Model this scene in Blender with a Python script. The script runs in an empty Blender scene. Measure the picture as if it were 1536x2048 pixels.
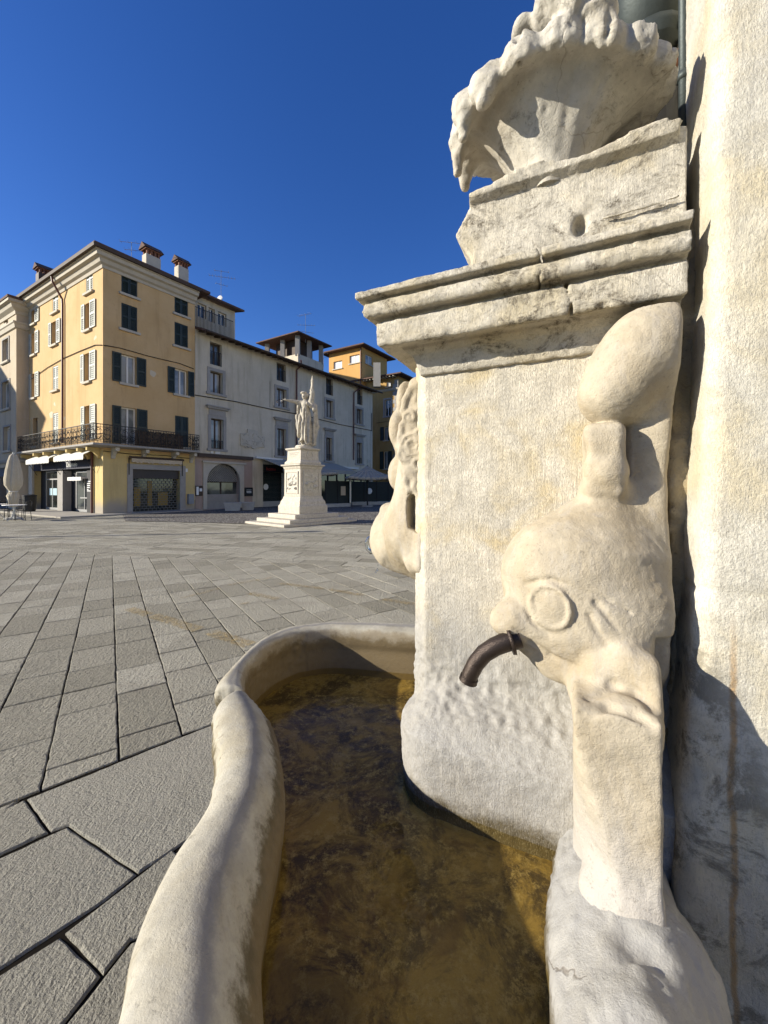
import bpy, bmesh, math, random
import numpy as np
from mathutils import Vector, Matrix
R = math.radians
rnd = random.Random(7)
scene = bpy.context.scene
col = scene.collection

# ------------------------------------------------------------------ camera
FPX, UC, VH, H = 790.0, 768.0, 975.0, 1.5      # focal length (px of the 1536x2048 photo), horizon row, eye height
cam_d = bpy.data.cameras.new("camera")
cam_d.sensor_fit = 'AUTO'; cam_d.sensor_width = 36.0
cam_d.lens = FPX / 2048.0 * 36.0
cam_d.shift_y = -(1024.0 - VH) / 2048.0
cam_d.clip_start = 0.02; cam_d.clip_end = 2000
cam = bpy.data.objects.new("camera", cam_d); col.objects.link(cam)
cam.location = (0, 0, H); cam.rotation_euler = (R(90), 0, 0)
scene.camera = cam

# ------------------------------------------------------------------ light
SUN_EL, SUN_AZ = R(20.5), (-1.0, -0.18)         # the sun stands low, square to the left of the view
world = bpy.data.worlds.new("World"); scene.world = world; world.use_nodes = True
wn = world.node_tree; wn.nodes.clear()
sky = wn.nodes.new("ShaderNodeTexSky"); sky.sky_type = 'NISHITA'; sky.sun_disc = False
sky.sun_elevation = SUN_EL; sky.sun_rotation = math.atan2(SUN_AZ[0], SUN_AZ[1])
sky.altitude = 600; sky.air_density = 1.0; sky.dust_density = 0.3; sky.ozone_density = 4.0
# a clear, deep blue winter sky
hs = wn.nodes.new("ShaderNodeHueSaturation"); hs.inputs['Saturation'].default_value = 1.22; hs.inputs['Hue'].default_value = 0.517; hs.inputs['Value'].default_value = 1.12
bg = wn.nodes.new("ShaderNodeBackground"); bg.inputs[1].default_value = 0.09
wo = wn.nodes.new("ShaderNodeOutputWorld")
wn.links.new(sky.outputs[0], hs.inputs['Color']); wn.links.new(hs.outputs[0], bg.inputs[0]); wn.links.new(bg.outputs[0], wo.inputs[0])
sl = bpy.data.lights.new("sun", 'SUN'); sl.energy = 5.0; sl.angle = R(0.5); sl.color = (1.0, 0.93, 0.79)
so = bpy.data.objects.new("sun", sl); col.objects.link(so)
sd = Vector((SUN_AZ[0] * math.cos(SUN_EL), SUN_AZ[1] * math.cos(SUN_EL), math.sin(SUN_EL)))
so.rotation_euler = sd.to_track_quat('Z', 'Y').to_euler(); so.location = (-30, 0, 20)
scene.view_settings.view_transform = 'Standard'; scene.view_settings.look = 'None'
scene.view_settings.exposure = 0.80; scene.view_settings.gamma = 1.0
scene.cycles.max_bounces = 8; scene.cycles.transparent_max_bounces = 16
scene.cycles.use_denoising = True; scene.cycles.use_adaptive_sampling = False

# ------------------------------------------------------------------ helpers: tagging and mapping
def tag(o, label=None, cat=None, group=None, kind=None):
    if label: o['label'] = label
    if cat: o['category'] = cat
    if group: o['group'] = group
    if kind: o['kind'] = kind
    return o
def empty(name, loc=(0, 0, 0), rz=0.0, label=None, cat=None, group=None):
    o = bpy.data.objects.new(name, None); col.objects.link(o)
    o.location = loc; o.rotation_euler = (0, 0, rz); o.empty_display_size = 0.2
    return tag(o, label, cat, group)
def G(u, v, z=0.0):                                   # the point of the level z that the photo shows at (u, v)
    y = FPX * (H - z) / (v - VH); return ((u - UC) / FPX * y, y)
def at(u, v, y):                                      # the point at distance y
    return ((u - UC) / FPX * y, y, H + (VH - v) / FPX * y)
def mesh_obj(name, verts, faces, mat, parent=None, smooth=False, sub=(0, 0, 0)):
    me = bpy.data.meshes.new(name)
    V = np.asarray(verts, dtype=np.float64).reshape(-1, 3) - np.asarray(sub, dtype=np.float64)
    me.from_pydata(V.tolist(), [], [list(map(int, f)) for f in faces]); me.update()
    if smooth: me.polygons.foreach_set('use_smooth', [True] * len(me.polygons))
    if mat: me.materials.append(mat)
    o = bpy.data.objects.new(name, me); col.objects.link(o)
    if parent is not None: o.parent = parent
    return o
def wloc(o):
    v = Vector((0, 0, 0))
    while o is not None: v += o.location; o = o.parent
    return v

class MB:                                             # mesh builder in world coordinates
    def __init__(s): s.v = []; s.f = []
    def add(s, vs, fs):
        b = len(s.v); s.v += [tuple(p) for p in vs]; s.f += [[i + b for i in f] for f in fs]
    def box8(s, p):                                   # p: 8 corners, bottom four then top four
        s.add(p, [(3, 2, 1, 0), (4, 5, 6, 7), (0, 1, 5, 4), (1, 2, 6, 5), (2, 3, 7, 6), (3, 0, 4, 7)])
    def box(s, x0, x1, y0, y1, z0, z1):
        s.box8([(x0, y0, z0), (x1, y0, z0), (x1, y1, z0), (x0, y1, z0), (x0, y0, z1), (x1, y0, z1), (x1, y1, z1), (x0, y1, z1)])
    def fbox(s, F, t0, t1, o0, o1, z0, z1):           # box in a facade frame (t along, o outward)
        P = F.p; s.box8([P(t0, o1, z0), P(t1, o1, z0), P(t1, o0, z0), P(t0, o0, z0), P(t0, o1, z1), P(t1, o1, z1), P(t1, o0, z1), P(t0, o0, z1)])
    def tube(s, pts, r, n=6, cap=True):
        pts = [Vector(p) for p in pts]; rs = r if isinstance(r, (list, tuple)) else [r] * len(pts)
        rings = []; up = None
        for i, p in enumerate(pts):
            d = (pts[min(i + 1, len(pts) - 1)] - pts[max(i - 1, 0)]).normalized()
            if up is None: up = Vector((0, 0, 1)) if abs(d.z) < 0.9 else Vector((1, 0, 0))
            a = d.cross(up).normalized(); b = a.cross(d).normalized(); up = b
            rings.append([p + (a * math.cos(2 * math.pi * k / n) + b * math.sin(2 * math.pi * k / n)) * rs[i] for k in range(n)])
        vs = [q for r_ in rings for q in r_]; fs = []
        for i in range(len(pts) - 1):
            for k in range(n):
                fs.append((i * n + k, i * n + (k + 1) % n, (i + 1) * n + (k + 1) % n, (i + 1) * n + k))
        if cap: fs += [tuple(range(n - 1, -1, -1)), tuple((len(pts) - 1) * n + k for k in range(n))]
        s.add(vs, fs)
    def prism(s, poly, z0, z1):                       # poly of (x, y), counter-clockwise
        n = len(poly)
        s.add([(x, y, z0) for x, y in poly] + [(x, y, z1) for x, y in poly],
              [tuple(range(n - 1, -1, -1)), tuple(range(n, 2 * n))] + [(i, (i + 1) % n, (i + 1) % n + n, i + n) for i in range(n)])
    def lathe(s, c, prof, n=16):                      # prof of (r, z)
        vs = [(c[0] + r * math.cos(2 * math.pi * k / n), c[1] + r * math.sin(2 * math.pi * k / n), c[2] + z) for r, z in prof for k in range(n)]
        fs = [(i * n + k, i * n + (k + 1) % n, (i + 1) * n + (k + 1) % n, (i + 1) * n + k) for i in range(len(prof) - 1) for k in range(n)]
        s.add(vs, fs + [tuple(range(n - 1, -1, -1)), tuple((len(prof) - 1) * n + k for k in range(n))])
    def build(s, name, mat, parent=None, smooth=False, bevel=0):
        o = mesh_obj(name, s.v, s.f, mat, parent, smooth, wloc(parent) if parent is not None else (0, 0, 0))
        if bevel:
            m = o.modifiers.new('bevel', 'BEVEL'); m.width = bevel; m.segments = 2; m.limit_method = 'ANGLE'
        return o

# ------------------------------------------------------------------ helpers: noise and carved stone
def _hash(ix, iy, iz, seed):
    h = (ix.astype(np.int64) * 374761393 + iy.astype(np.int64) * 668265263 + iz.astype(np.int64) * 2147483647 + seed * 1274126177) & 0xffffffff
    h = ((h ^ (h >> 13)) * 1274126177) & 0xffffffff
    return ((h ^ (h >> 16)) & 0xffff).astype(np.float32) / 32767.5 - 1.0
def vnoise(P, freq, seed=0):
    Q = np.asarray(P, dtype=np.float64) * freq; I = np.floor(Q).astype(np.int64); F = (Q - I); F = F * F * (3 - 2 * F)
    r = 0
    for dx in (0, 1):
        for dy in (0, 1):
            for dz in (0, 1):
                w = (F[:, 0] if dx else 1 - F[:, 0]) * (F[:, 1] if dy else 1 - F[:, 1]) * (F[:, 2] if dz else 1 - F[:, 2])
                r = r + w * _hash(I[:, 0] + dx, I[:, 1] + dy, I[:, 2] + dz, seed)
    return r
def fbm(P, freq, seed=0, oct=3):
    return sum(vnoise(P, freq * 2 ** k, seed + k) * 0.5 ** k for k in range(oct))
class Vol:                                            # a box of space in which a solid is described by its distance field
    def __init__(s, lo, hi, h):
        s.lo = np.array(lo, float); s.h = h; n = [int(math.ceil((hi[i] - lo[i]) / h)) + 1 for i in range(3)]
        s.X = (lo[0] + h * np.arange(n[0], dtype=np.float32)).reshape(-1, 1, 1)
        s.Y = (lo[1] + h * np.arange(n[1], dtype=np.float32)).reshape(1, -1, 1)
        s.Z = (lo[2] + h * np.arange(n[2], dtype=np.float32)).reshape(1, 1, -1)
        s.n = n; s.D = np.full(n, 10.0, dtype=np.float32)
    def ell(s, c, r, rot=0.0):                        # rot: turn in the X-Z plane
        x, y, z = s.X - c[0], s.Y - c[1], s.Z - c[2]
        if rot:
            ca, sa = math.cos(rot), math.sin(rot); x, z = x * ca + z * sa, -x * sa + z * ca
        k0 = np.sqrt((x / r[0]) ** 2 + (y / r[1]) ** 2 + (z / r[2]) ** 2)
        k1 = np.sqrt((x / r[0] ** 2) ** 2 + (y / r[1] ** 2) ** 2 + (z / r[2] ** 2) ** 2) + 1e-6
        return k0 * (k0 - 1) / k1
    def cone(s, p, rp, q, rq):
        p = np.array(p, float); q = np.array(q, float); d = q - p; L = float(d @ d) + 1e-12
        t = np.clip(((s.X - p[0]) * d[0] + (s.Y - p[1]) * d[1] + (s.Z - p[2]) * d[2]) / L, 0, 1)
        return np.sqrt((s.X - p[0] - t * d[0]) ** 2 + (s.Y - p[1] - t * d[1]) ** 2 + (s.Z - p[2] - t * d[2]) ** 2) - (rp + (rq - rp) * t)
    def chain(s, pts, k=0.0):
        r = None
        for (p, rp), (q, rq) in zip(pts[:-1], pts[1:]):
            d = s.cone(p, rp, q, rq); r = d if r is None else np.minimum(r, d)
        return r
    def box(s, lo, hi, r=0.0):
        c = [(a + b) / 2 for a, b in zip(lo, hi)]; e = [(b - a) / 2 - r for a, b in zip(lo, hi)]
        x, y, z = np.abs(s.X - c[0]) - e[0], np.abs(s.Y - c[1]) - e[1], np.abs(s.Z - c[2]) - e[2]
        return np.sqrt(np.maximum(x, 0) ** 2 + np.maximum(y, 0) ** 2 + np.maximum(z, 0) ** 2) + np.minimum(np.maximum(x, np.maximum(y, z)), 0) - r
    def poly(s, pts):                                 # signed distance to a polygon in the X-Z plane, as (nx,1,nz)
        X, Z = s.X[:, :, 0], s.Z[0, :, :]             # (nx,1),(1,nz)
        return poly_sd(X, Z, pts)[:, None, :]
    def add(s, d, k=0.0): s.D = smin(s.D, d, k); return s
    def cut(s, d, k=0.0): s.D = -smin(-s.D, d, k); return s
    def mesh(s):
        return surfnet(np.broadcast_to(s.D, s.n), s.lo, s.h)
def poly_sd(X, Z, pts):
    d = None; ins = None; n = len(pts)
    for i in range(n):
        ax, az = pts[i]; bx, bz = pts[(i + 1) % n]
        ex, ez = bx - ax, bz - az; wx, wz = X - ax, Z - az
        t = np.clip((wx * ex + wz * ez) / (ex * ex + ez * ez + 1e-12), 0, 1)
        q = (wx - ex * t) ** 2 + (wz - ez * t) ** 2
        d = q if d is None else np.minimum(d, q)
        c = ((az > Z) != (bz > Z)) & (X < ex * (Z - az) / (ez if abs(ez) > 1e-9 else 1e-9) + ax)
        ins = c if ins is None else ins ^ c
    d = np.sqrt(d); return np.where(ins, -d, d).astype(np.float32)
def smin(a, b, k):
    if k <= 0: return np.minimum(a, b)
    h = np.clip(0.5 + 0.5 * (b - a) / k, 0, 1); return b + (a - b) * h - k * h * (1 - h)
def surfnet(D, lo, h):
    S = D < 0; n = D.shape
    cs = sum(S[i:n[0] - 1 + i, j:n[1] - 1 + j, k:n[2] - 1 + k].astype(np.int8) for i in (0, 1) for j in (0, 1) for k in (0, 1))
    act = (cs > 0) & (cs < 8); ids = np.argwhere(act)
    idx = np.full(act.shape, -1, dtype=np.int64); idx[act] = np.arange(len(ids))
    acc = np.zeros((len(ids), 3)); cnt = np.zeros(len(ids))
    cv = {}
    for c in [(i, j, k) for i in (0, 1) for j in (0, 1) for k in (0, 1)]:
        cv[c] = D[ids[:, 0] + c[0], ids[:, 1] + c[1], ids[:, 2] + c[2]].astype(np.float64)
    for a in cv:
        for ax in range(3):
            if a[ax] == 0:
                b = list(a); b[ax] = 1; b = tuple(b); m = (cv[a] < 0) != (cv[b] < 0)
                t = np.where(m, cv[a] / np.where(m, cv[a] - cv[b], 1), 0)
                p = np.tile(np.array(a, float), (len(ids), 1)); p[:, ax] += t
                acc += p * m[:, None]; cnt += m
    V = lo + h * (ids + acc / cnt[:, None])
    F = []
    for ax in range(3):
        o1, o2 = [(1, 2), (2, 0), (0, 1)][ax]
        sl0 = [slice(None)] * 3; sl1 = [slice(None)] * 3; sl0[ax] = slice(0, n[ax] - 1); sl1[ax] = slice(1, n[ax])
        for o in (o1, o2): sl0[o] = slice(1, n[o] - 1); sl1[o] = slice(1, n[o] - 1)
        A = S[tuple(sl0)]; B = S[tuple(sl1)]
        for flip, M in ((False, A & ~B), (True, ~A & B)):
            e = np.argwhere(M)
            if not len(e): continue
            e = e.copy(); e[:, o1] += 1; e[:, o2] += 1
            def cell(d1, d2):
                q = e.copy(); q[:, o1] += d1; q[:, o2] += d2; return idx[q[:, 0], q[:, 1], q[:, 2]]
            quad = np.stack([cell(-1, -1), cell(0, -1), cell(0, 0), cell(-1, 0)], 1)
            F.append(quad[:, ::-1] if flip else quad)
    return V, np.concatenate(F)
def vnormals(V, F):
    N = np.zeros_like(V); q = np.cross(V[F[:, 2]] - V[F[:, 0]], V[F[:, 3]] - V[F[:, 1]])
    for k in range(4): np.add.at(N, F[:, k], q)
    return N / (np.linalg.norm(N, axis=1, keepdims=True) + 1e-12)
def roughen(V, F, layers, mask=None):                 # layers of (amplitude, frequency, octaves)
    N = vnormals(V, F); d = 0
    for i, (a, f, o) in enumerate(layers): d = d + a * fbm(V, f, 11 * i + 3, o)
    if mask is not None: d = d * mask(V)
    return V + N * d[:, None]
def relax(V, F, it=1, w=0.5):
    for _ in range(it):
        A = np.zeros_like(V); c = np.zeros(len(V))
        for k in range(4):
            np.add.at(A, F[:, k], V[F[:, (k + 1) % 4]]); np.add.at(A, F[:, k], V[F[:, (k - 1) % 4]]); np.add.at(c, F[:, k], 2)
        V = V * (1 - w) + w * A / np.maximum(c, 1)[:, None]
    return V
# ------------------------------------------------------------------ materials
class Mat:
    def __init__(s, name):
        s.m = bpy.data.materials.new(name); s.m.use_nodes = True; s.t = s.m.node_tree
        s.b = s.t.nodes['Principled BSDF']; s.out = s.t.nodes['Material Output']
        s.co = s.t.nodes.new('ShaderNodeTexCoord'); s.geo = s.t.nodes.new('ShaderNodeNewGeometry')
    def put(s, sock, v):
        if v is None: return
        if isinstance(v, bpy.types.NodeSocket): s.t.links.new(v, sock)
        elif isinstance(v, (tuple, list)) and len(v) == 3 and sock.type == 'RGBA': sock.default_value = (*v, 1)
        else: sock.default_value = v
    def obj(s): return s.co.outputs['Object']
    def pos(s): return s.geo.outputs['Position']
    def xyz(s, vec=None):
        n = s.t.nodes.new('ShaderNodeSeparateXYZ'); s.put(n.inputs[0], vec or s.obj()); return n.outputs
    def scaled(s, sc, vec=None, rot=(0, 0, 0)):
        n = s.t.nodes.new('ShaderNodeMapping'); s.put(n.inputs['Vector'], vec or s.obj()); n.inputs['Scale'].default_value = sc; n.inputs['Rotation'].default_value = rot; return n.outputs[0]
    def noise(s, scale=5, detail=4, rough=0.55, vec=None, dist=0.0, color=False):
        n = s.t.nodes.new('ShaderNodeTexNoise'); s.put(n.inputs['Vector'], vec or s.obj()); n.inputs['Scale'].default_value = scale
        n.inputs['Detail'].default_value = detail; n.inputs['Roughness'].default_value = rough; n.inputs['Distortion'].default_value = dist
        return n.outputs['Color' if color else 'Fac']
    def voro(s, scale=5, feature='F1', vec=None, out='Distance', rand=1.0):
        n = s.t.nodes.new('ShaderNodeTexVoronoi'); n.feature = feature; s.put(n.inputs['Vector'], vec or s.obj()); n.inputs['Scale'].default_value = scale
        n.inputs['Randomness'].default_value = rand; return n.outputs[out]
    def wave(s, scale, axis='Z', dist=0, vec=None, prof='SIN'):
        n = s.t.nodes.new('ShaderNodeTexWave'); n.bands_direction = axis; n.wave_profile = prof; s.put(n.inputs['Vector'], vec or s.obj()); n.inputs['Scale'].default_value = scale
        n.inputs['Distortion'].default_value = dist; return n.outputs['Fac']
    def rng(s, v, a, b, c=0.0, d=1.0, smooth=True):
        n = s.t.nodes.new('ShaderNodeMapRange'); n.interpolation_type = 'SMOOTHSTEP' if smooth else 'LINEAR'; s.put(n.inputs[0], v)
        for i, q in enumerate((a, b, c, d)): n.inputs[i + 1].default_value = q
        return n.outputs[0]
    def math(s, op, a, b=None, clamp=False):
        n = s.t.nodes.new('ShaderNodeMath'); n.operation = op; n.use_clamp = clamp; s.put(n.inputs[0], a)
        if b is not None: s.put(n.inputs[1], b)
        return n.outputs[0]
    def mix(s, f, a, b, blend='MIX'):
        n = s.t.nodes.new('ShaderNodeMix'); n.data_type = 'RGBA'; n.blend_type = blend
        s.put(n.inputs[0], f); s.put(n.inputs[6], a); s.put(n.inputs[7], b); return n.outputs[2]
    def attr(s, name):
        n = s.t.nodes.new('ShaderNodeAttribute'); n.attribute_name = name; return n.outputs
    def bump(s, h, strength=0.5, dist=0.01, nrm=None):
        n = s.t.nodes.new('ShaderNodeBump'); n.inputs['Strength'].default_value = strength; n.inputs['Distance'].default_value = dist
        s.put(n.inputs['Height'], h); s.put(n.inputs['Normal'], nrm); return n.outputs[0]
    def done(s, colr=None, rough=None, nrm=None, **kw):
        s.put(s.b.inputs['Base Color'], colr); s.put(s.b.inputs['Roughness'], rough); s.put(s.b.inputs['Normal'], nrm)
        for k, v in kw.items(): s.put(s.b.inputs[k.replace('_', ' ')], v)
        return s.m
def plain(name, c, rough=0.7, bump=0.0, var=0.12, scale=8, metal=0.0, spec=0.4):
    m = Mat(name); n = m.noise(scale, 5, 0.6)
    c2 = tuple(max(0, x * (1 - 2 * var)) for x in c); c1 = tuple(min(1, x * (1 + var)) for x in c)
    return m.done(m.mix(n, c2, c1), rough, m.bump(m.noise(scale * 12, 3), bump, 0.01) if bump else None, Metallic=metal, Specular_IOR_Level=spec)

def carved(name, base, warm, grey, tool=0.0, dirt=0.35, wet=True, crack=0.6, grain=1.0, warm_amt=0.6, seed=0.0, grey_z=(0.75, 1.12), wet_z=(0.605, 0.66), blot=0.0, drip=None, band=False):
    m = Mat(name); P = m.scaled((1, 1, 1)); P.node.inputs['Location'].default_value = (seed, seed * 1.7, 0)
    c = m.mix(m.rng(m.noise(14, 6, 0.65, P), 0.3, 0.72), tuple(x * 0.80 for x in base), tuple(min(1, x * 1.08) for x in base))
    w = m.math('MULTIPLY', m.rng(m.noise(4.2, 5, 0.6, P, 0.6), 0.42, 0.68), warm_amt)
    c = m.mix(w, c, warm)
    st = m.math('MULTIPLY', m.rng(m.noise(3.0, 6, 0.7, m.scaled((7, 7, 0.9), P)), 0.48, 0.75), 0.45)     # rain streaks
    c = m.mix(st, c, grey)
    X, Y, Z = m.xyz()
    gz = m.math('MULTIPLY', m.rng(m.math('ADD', Z, m.math('MULTIPLY', m.noise(5, 5, 0.6, P), 0.5)), grey_z[0] + 0.25, grey_z[1] + 0.25, 1, 0), 0.85 if wet else 0.0)
    c = m.mix(gz, c, grey)
    sp = m.math('MULTIPLY', m.rng(m.noise(95, 4, 0.75, P), 0.55, 0.74), dirt)                            # lichen specks and pits
    sp = m.math('MULTIPLY', sp, m.rng(m.noise(6, 3, 0.5, P), 0.35, 0.65, 0.25, 1.0))
    c = m.mix(sp, c, tuple(x * 0.30 for x in base))
    d = m.math('MULTIPLY', m.rng(m.noise(9, 8, 0.8, P, 0.5), 0.60, 0.74), dirt * 0.8)
    c = m.mix(d, c, (base[0] * 0.45, base[1] * 0.42, base[2] * 0.36))
    cr = m.t.nodes.new('ShaderNodeMix'); cr.data_type = 'VECTOR'; cr.inputs[0].default_value = 0.12
    m.put(cr.inputs[4], P); m.put(cr.inputs[5], m.noise(7, 4, 0.6, P, 0, True))
    ck = m.rng(m.voro(4.5, 'DISTANCE_TO_EDGE', cr.outputs[1]), 0.0, 0.012, 1, 0)
    ck = m.math('MULTIPLY', ck, m.rng(m.noise(3.1, 2, 0.5, P), 0.52, 0.62)); ck = m.math('MULTIPLY', ck, crack)
    c = m.mix(ck, c, (0.10, 0.075, 0.05))
    if wet:
        al = m.rng(m.math('ADD', Z, m.math('MULTIPLY', m.noise(11, 6, 0.75, P), 0.16)), wet_z[0] + .03, wet_z[1] + .03, 1, 0)
        c = m.mix(m.math('MULTIPLY', al, 0.9), c, (0.075, 0.055, 0.02))
    if band:
        ac = m.math('ADD', m.attr('across')[2], m.math('MULTIPLY', m.math('SUBTRACT', m.noise(9, 6, .75, P), .5), .35))
        bd = m.math('MULTIPLY', m.rng(ac, .40, .56), m.rng(ac, .60, .70, 1, 0)); c = m.mix(m.math('MULTIPLY', bd, .75), c, (.215, .205, .19))
        wl = m.rng(ac, .86, .97); c = m.mix(m.math('MULTIPLY', wl, .6), c, (.20, .145, .075))
        pk = m.math('MULTIPLY', m.rng(m.noise(38, 3, .6, P), .62, .70), m.rng(ac, .20, .05)); c = m.mix(m.math('MULTIPLY', pk, .8), c, (.12, .10, .07))
    if drip:
        dx = m.math('ABSOLUTE', m.math('SUBTRACT', m.math('ADD', X, m.math('MULTIPLY', m.noise(2.5, 4, .6, m.scaled((0, 0, 1.6), P)), .05)), drip[0] + .03))
        dm = m.math('MULTIPLY', m.rng(dx, .002, .009, 1, 0), m.rng(m.math('ADD', Z, m.math('MULTIPLY', m.noise(6, 4, .6, P), .1)), drip[1] - .1, drip[1] + .08, 1, 0))
        c = m.mix(m.math('MULTIPLY', dm, .75), c, (.36, .20, .06))
        dk = m.math('MULTIPLY', m.rng(m.noise(8, 8, .8, P, .4), .47, .60), m.rng(m.math('ADD', Z, m.math('MULTIPLY', X, 3.0)), 3.1, 3.55, 1, 0)); c = m.mix(m.math('MULTIPLY', dk, .8), c, (.13, .115, .085))
    if blot:
        bl = m.math('MULTIPLY', m.rng(m.noise(5.5, 9, 0.82, m.scaled((1, 1, 1.6), P), 0.8), 0.49, 0.64), blot); bl = m.math('MULTIPLY', bl, m.rng(m.noise(70, 4, .7, P), .35, .6))
        c = m.mix(bl, c, (0.07, 0.055, 0.035))
    h = m.math('ADD', m.math('MULTIPLY', m.noise(60, 6, 0.75, P), 1.5 * grain), m.math('MULTIPLY', m.noise(210, 4, 0.7, P), 1.1 * grain))
    if tool:
        tv = m.noise(1.0, 4, 0.7, m.scaled((330, 330, 110), P)); pit = m.rng(tv, .50, .36)
        c = m.mix(m.math('MULTIPLY', pit, .45), c, tuple(x * .55 for x in base))
        h = m.math('ADD', h, m.math('SUBTRACT', m.math('MULTIPLY', m.noise(1.0, 2, .5, m.scaled((120, 120, 9), P)), tool * .85), m.math('MULTIPLY', pit, tool * .6)))
    h = m.math('SUBTRACT', h, m.math('MULTIPLY', sp, 0.6)); h = m.math('SUBTRACT', h, m.math('MULTIPLY', ck, 1.2))
    return m.done(c, m.rng(m.noise(30, 3), 0.3, 0.7, 0.62, 0.9), m.bump(h, 0.55, 0.0040), Specular_IOR_Level=0.3)

CREAM, WARM, GREY = (0.59, 0.54, 0.44), (0.50, 0.395, 0.205), (0.325, 0.315, 0.295)
M = {}
M['pier'] = carved('pier stone', CREAM, WARM, GREY, tool=1.4, warm_amt=0.85, blot=.25, crack=.15, grey_z=(0.88, 1.28))
M['cornice'] = carved('cornice stone', (0.575, 0.53, 0.44), (0.50, 0.41, 0.235), (0.33, 0.30, 0.25), tool=0.8, dirt=0.7, wet=False, seed=3.1, blot=.95, crack=.3)
M['carving'] = carved('carved stone', (0.455, 0.395, 0.295), (0.33, 0.26, 0.16), (0.42, 0.395, 0.36), dirt=0.55, grain=0.9, crack=0.0, seed=5.3, grey_z=(0.6, 0.95))
M['shell'] = carved('shell stone', (0.55, 0.515, 0.44), (0.36, 0.30, 0.215), (0.38, 0.35, 0.30), dirt=0.7, wet=False, grain=1.0, blot=.55, crack=0.3, seed=8.7)
M['rim'] = carved('basin rim stone', (0.42, 0.39, 0.315), (0.32, 0.275, 0.185), (0.29, 0.28, 0.255), dirt=0.5, grain=0.6, crack=0.25, seed=11.9, grey_z=(0.2, 0.5), wet_z=(.735, .775), band=True, blot=.2)
M['pilaster'] = carved('pilaster stone', (0.60, 0.565, 0.475), (0.53, 0.43, 0.235), (0.47, 0.45, 0.41), tool=.75, dirt=0.3, wet=False, warm_amt=0.5, grain=1.3, crack=0.12, seed=14.2, drip=(.755, 1.22))
M['lead'] = plain('weathered lead pipe', (0.06, 0.072, 0.07), 0.55, 0.1, 0.25, 12, 0.5)
M['bronze'] = plain('old bronze', (0.055, 0.04, 0.032), 0.42, 0.25, 0.3, 30, 0.6)
M['mortar'] = carved('mortar', (0.34, 0.29, 0.20), (0.40, 0.30, 0.14), (0.16, 0.14, 0.10), dirt=0.9, wet=False, grain=2.0, seed=21)
M['rim2'] = carved('flaking grey basin stone', (0.40, 0.385, 0.345), (0.34, 0.31, 0.245), (0.30, 0.295, 0.285), dirt=0.45, grain=1.0, crack=.6, seed=27.0, grey_z=(0.55, 0.8))
# ------------------------------------------------------------------ the fountain (local frame: a along the lit side, n out of it, z up)
OX, OY = 0.138, 1.33
AX, AY = 0.9, -0.436; NX, NY = -0.436, -0.9
_l = math.hypot(AX, AY); AX /= _l; AY /= _l; NX, NY = AY, -AX
def LP(u, v, n):                                       # the point of the plane n that the photo shows at (u, v), as (a, n, z)
    r = (u - UC) / FPX
    a = (r * (OY + NY * n) - OX - NX * n) / (AX - r * AY)
    y = OY + AY * a + NY * n
    return (a, n, H + (VH - v) / FPX * y)
def LS(u, n): p = LP(u, VH, n); return (OY + AY * p[0] + NY * n) / FPX      # metres per photo pixel there
def L2(x, y): dx, dy = x - OX, y - OY; return (dx * AX + dy * AY, dx * NX + dy * NY)
fountain = empty('fountain', (OX, OY, 0), math.atan2(AY, AX), 'weathered cream stone wall fountain with carved dolphin, face mask, shell and lobed water basin', 'fountain')
def lmesh(name, V, F, mat, parent=None, smooth=True):
    V = np.asarray(V, float); W = np.stack([V[:, 0], -V[:, 1], V[:, 2]], 1)
    return mesh_obj(name, W, [list(f)[::-1] for f in F], mat, parent or fountain, smooth)

# pier with its swelling foot
def make_pier():
    h = 0.0065; v = Vol((-0.16, -0.68, 0.28), (0.76, 0.20, 1.96), h)
    d = v.box((-0.06, -0.56, 0.2), (0.70, 0.0, 1.93), 0.004)
    ch = (-(v.X + 0.0) + v.Y) * 0.7071 - 0.0            # chamfer through (0,0) and (-.06,-.06)
    d = np.maximum(d, ch + 0 * v.Z)
    v.D = d + 0 * v.D
    foot = v.box((-0.085, -0.66, 0.2), (0.78, 0.142, 1.6), 0.10)
    qx, qy = np.abs(v.X - 0.35) - 0.43 + 0.16, np.abs(v.Y + 0.26) - 0.402 + 0.16
    pl = np.sqrt(np.maximum(qx, 0) ** 2 + np.maximum(qy, 0) ** 2) + np.minimum(np.maximum(qx, qy), 0) - 0.16
    ins = np.clip(v.Z - 0.735, 0, 1) * 0.95 + np.clip(v.Z - 0.8, 0, 1) * 0.4 + np.clip(0.70 - v.Z, 0, 1) * 0.05
    v.add(np.maximum(pl + ins, v.Z - 0.95) * 0.8, 0.02)
    v.add(v.box((0.69, -0.6, 0.2), (0.78, -0.045, 2.2), 0.01), 0.01)
    V, F = v.mesh()
    rough = lambda P: 0.20 + 1.3 * np.exp(-((P[:, 2] - 0.85) / 0.09) ** 2) + 0.25 * (P[:, 2] < 0.75) + 0.6 * np.exp(-((P[:, 2] - 1.90) / 0.025) ** 2)
    V = roughen(V, F, [(0.0045, 48, 3), (0.004, 11, 2)], rough)
    return lmesh('pier', V, F, M['pier'])
make_pier()

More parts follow.
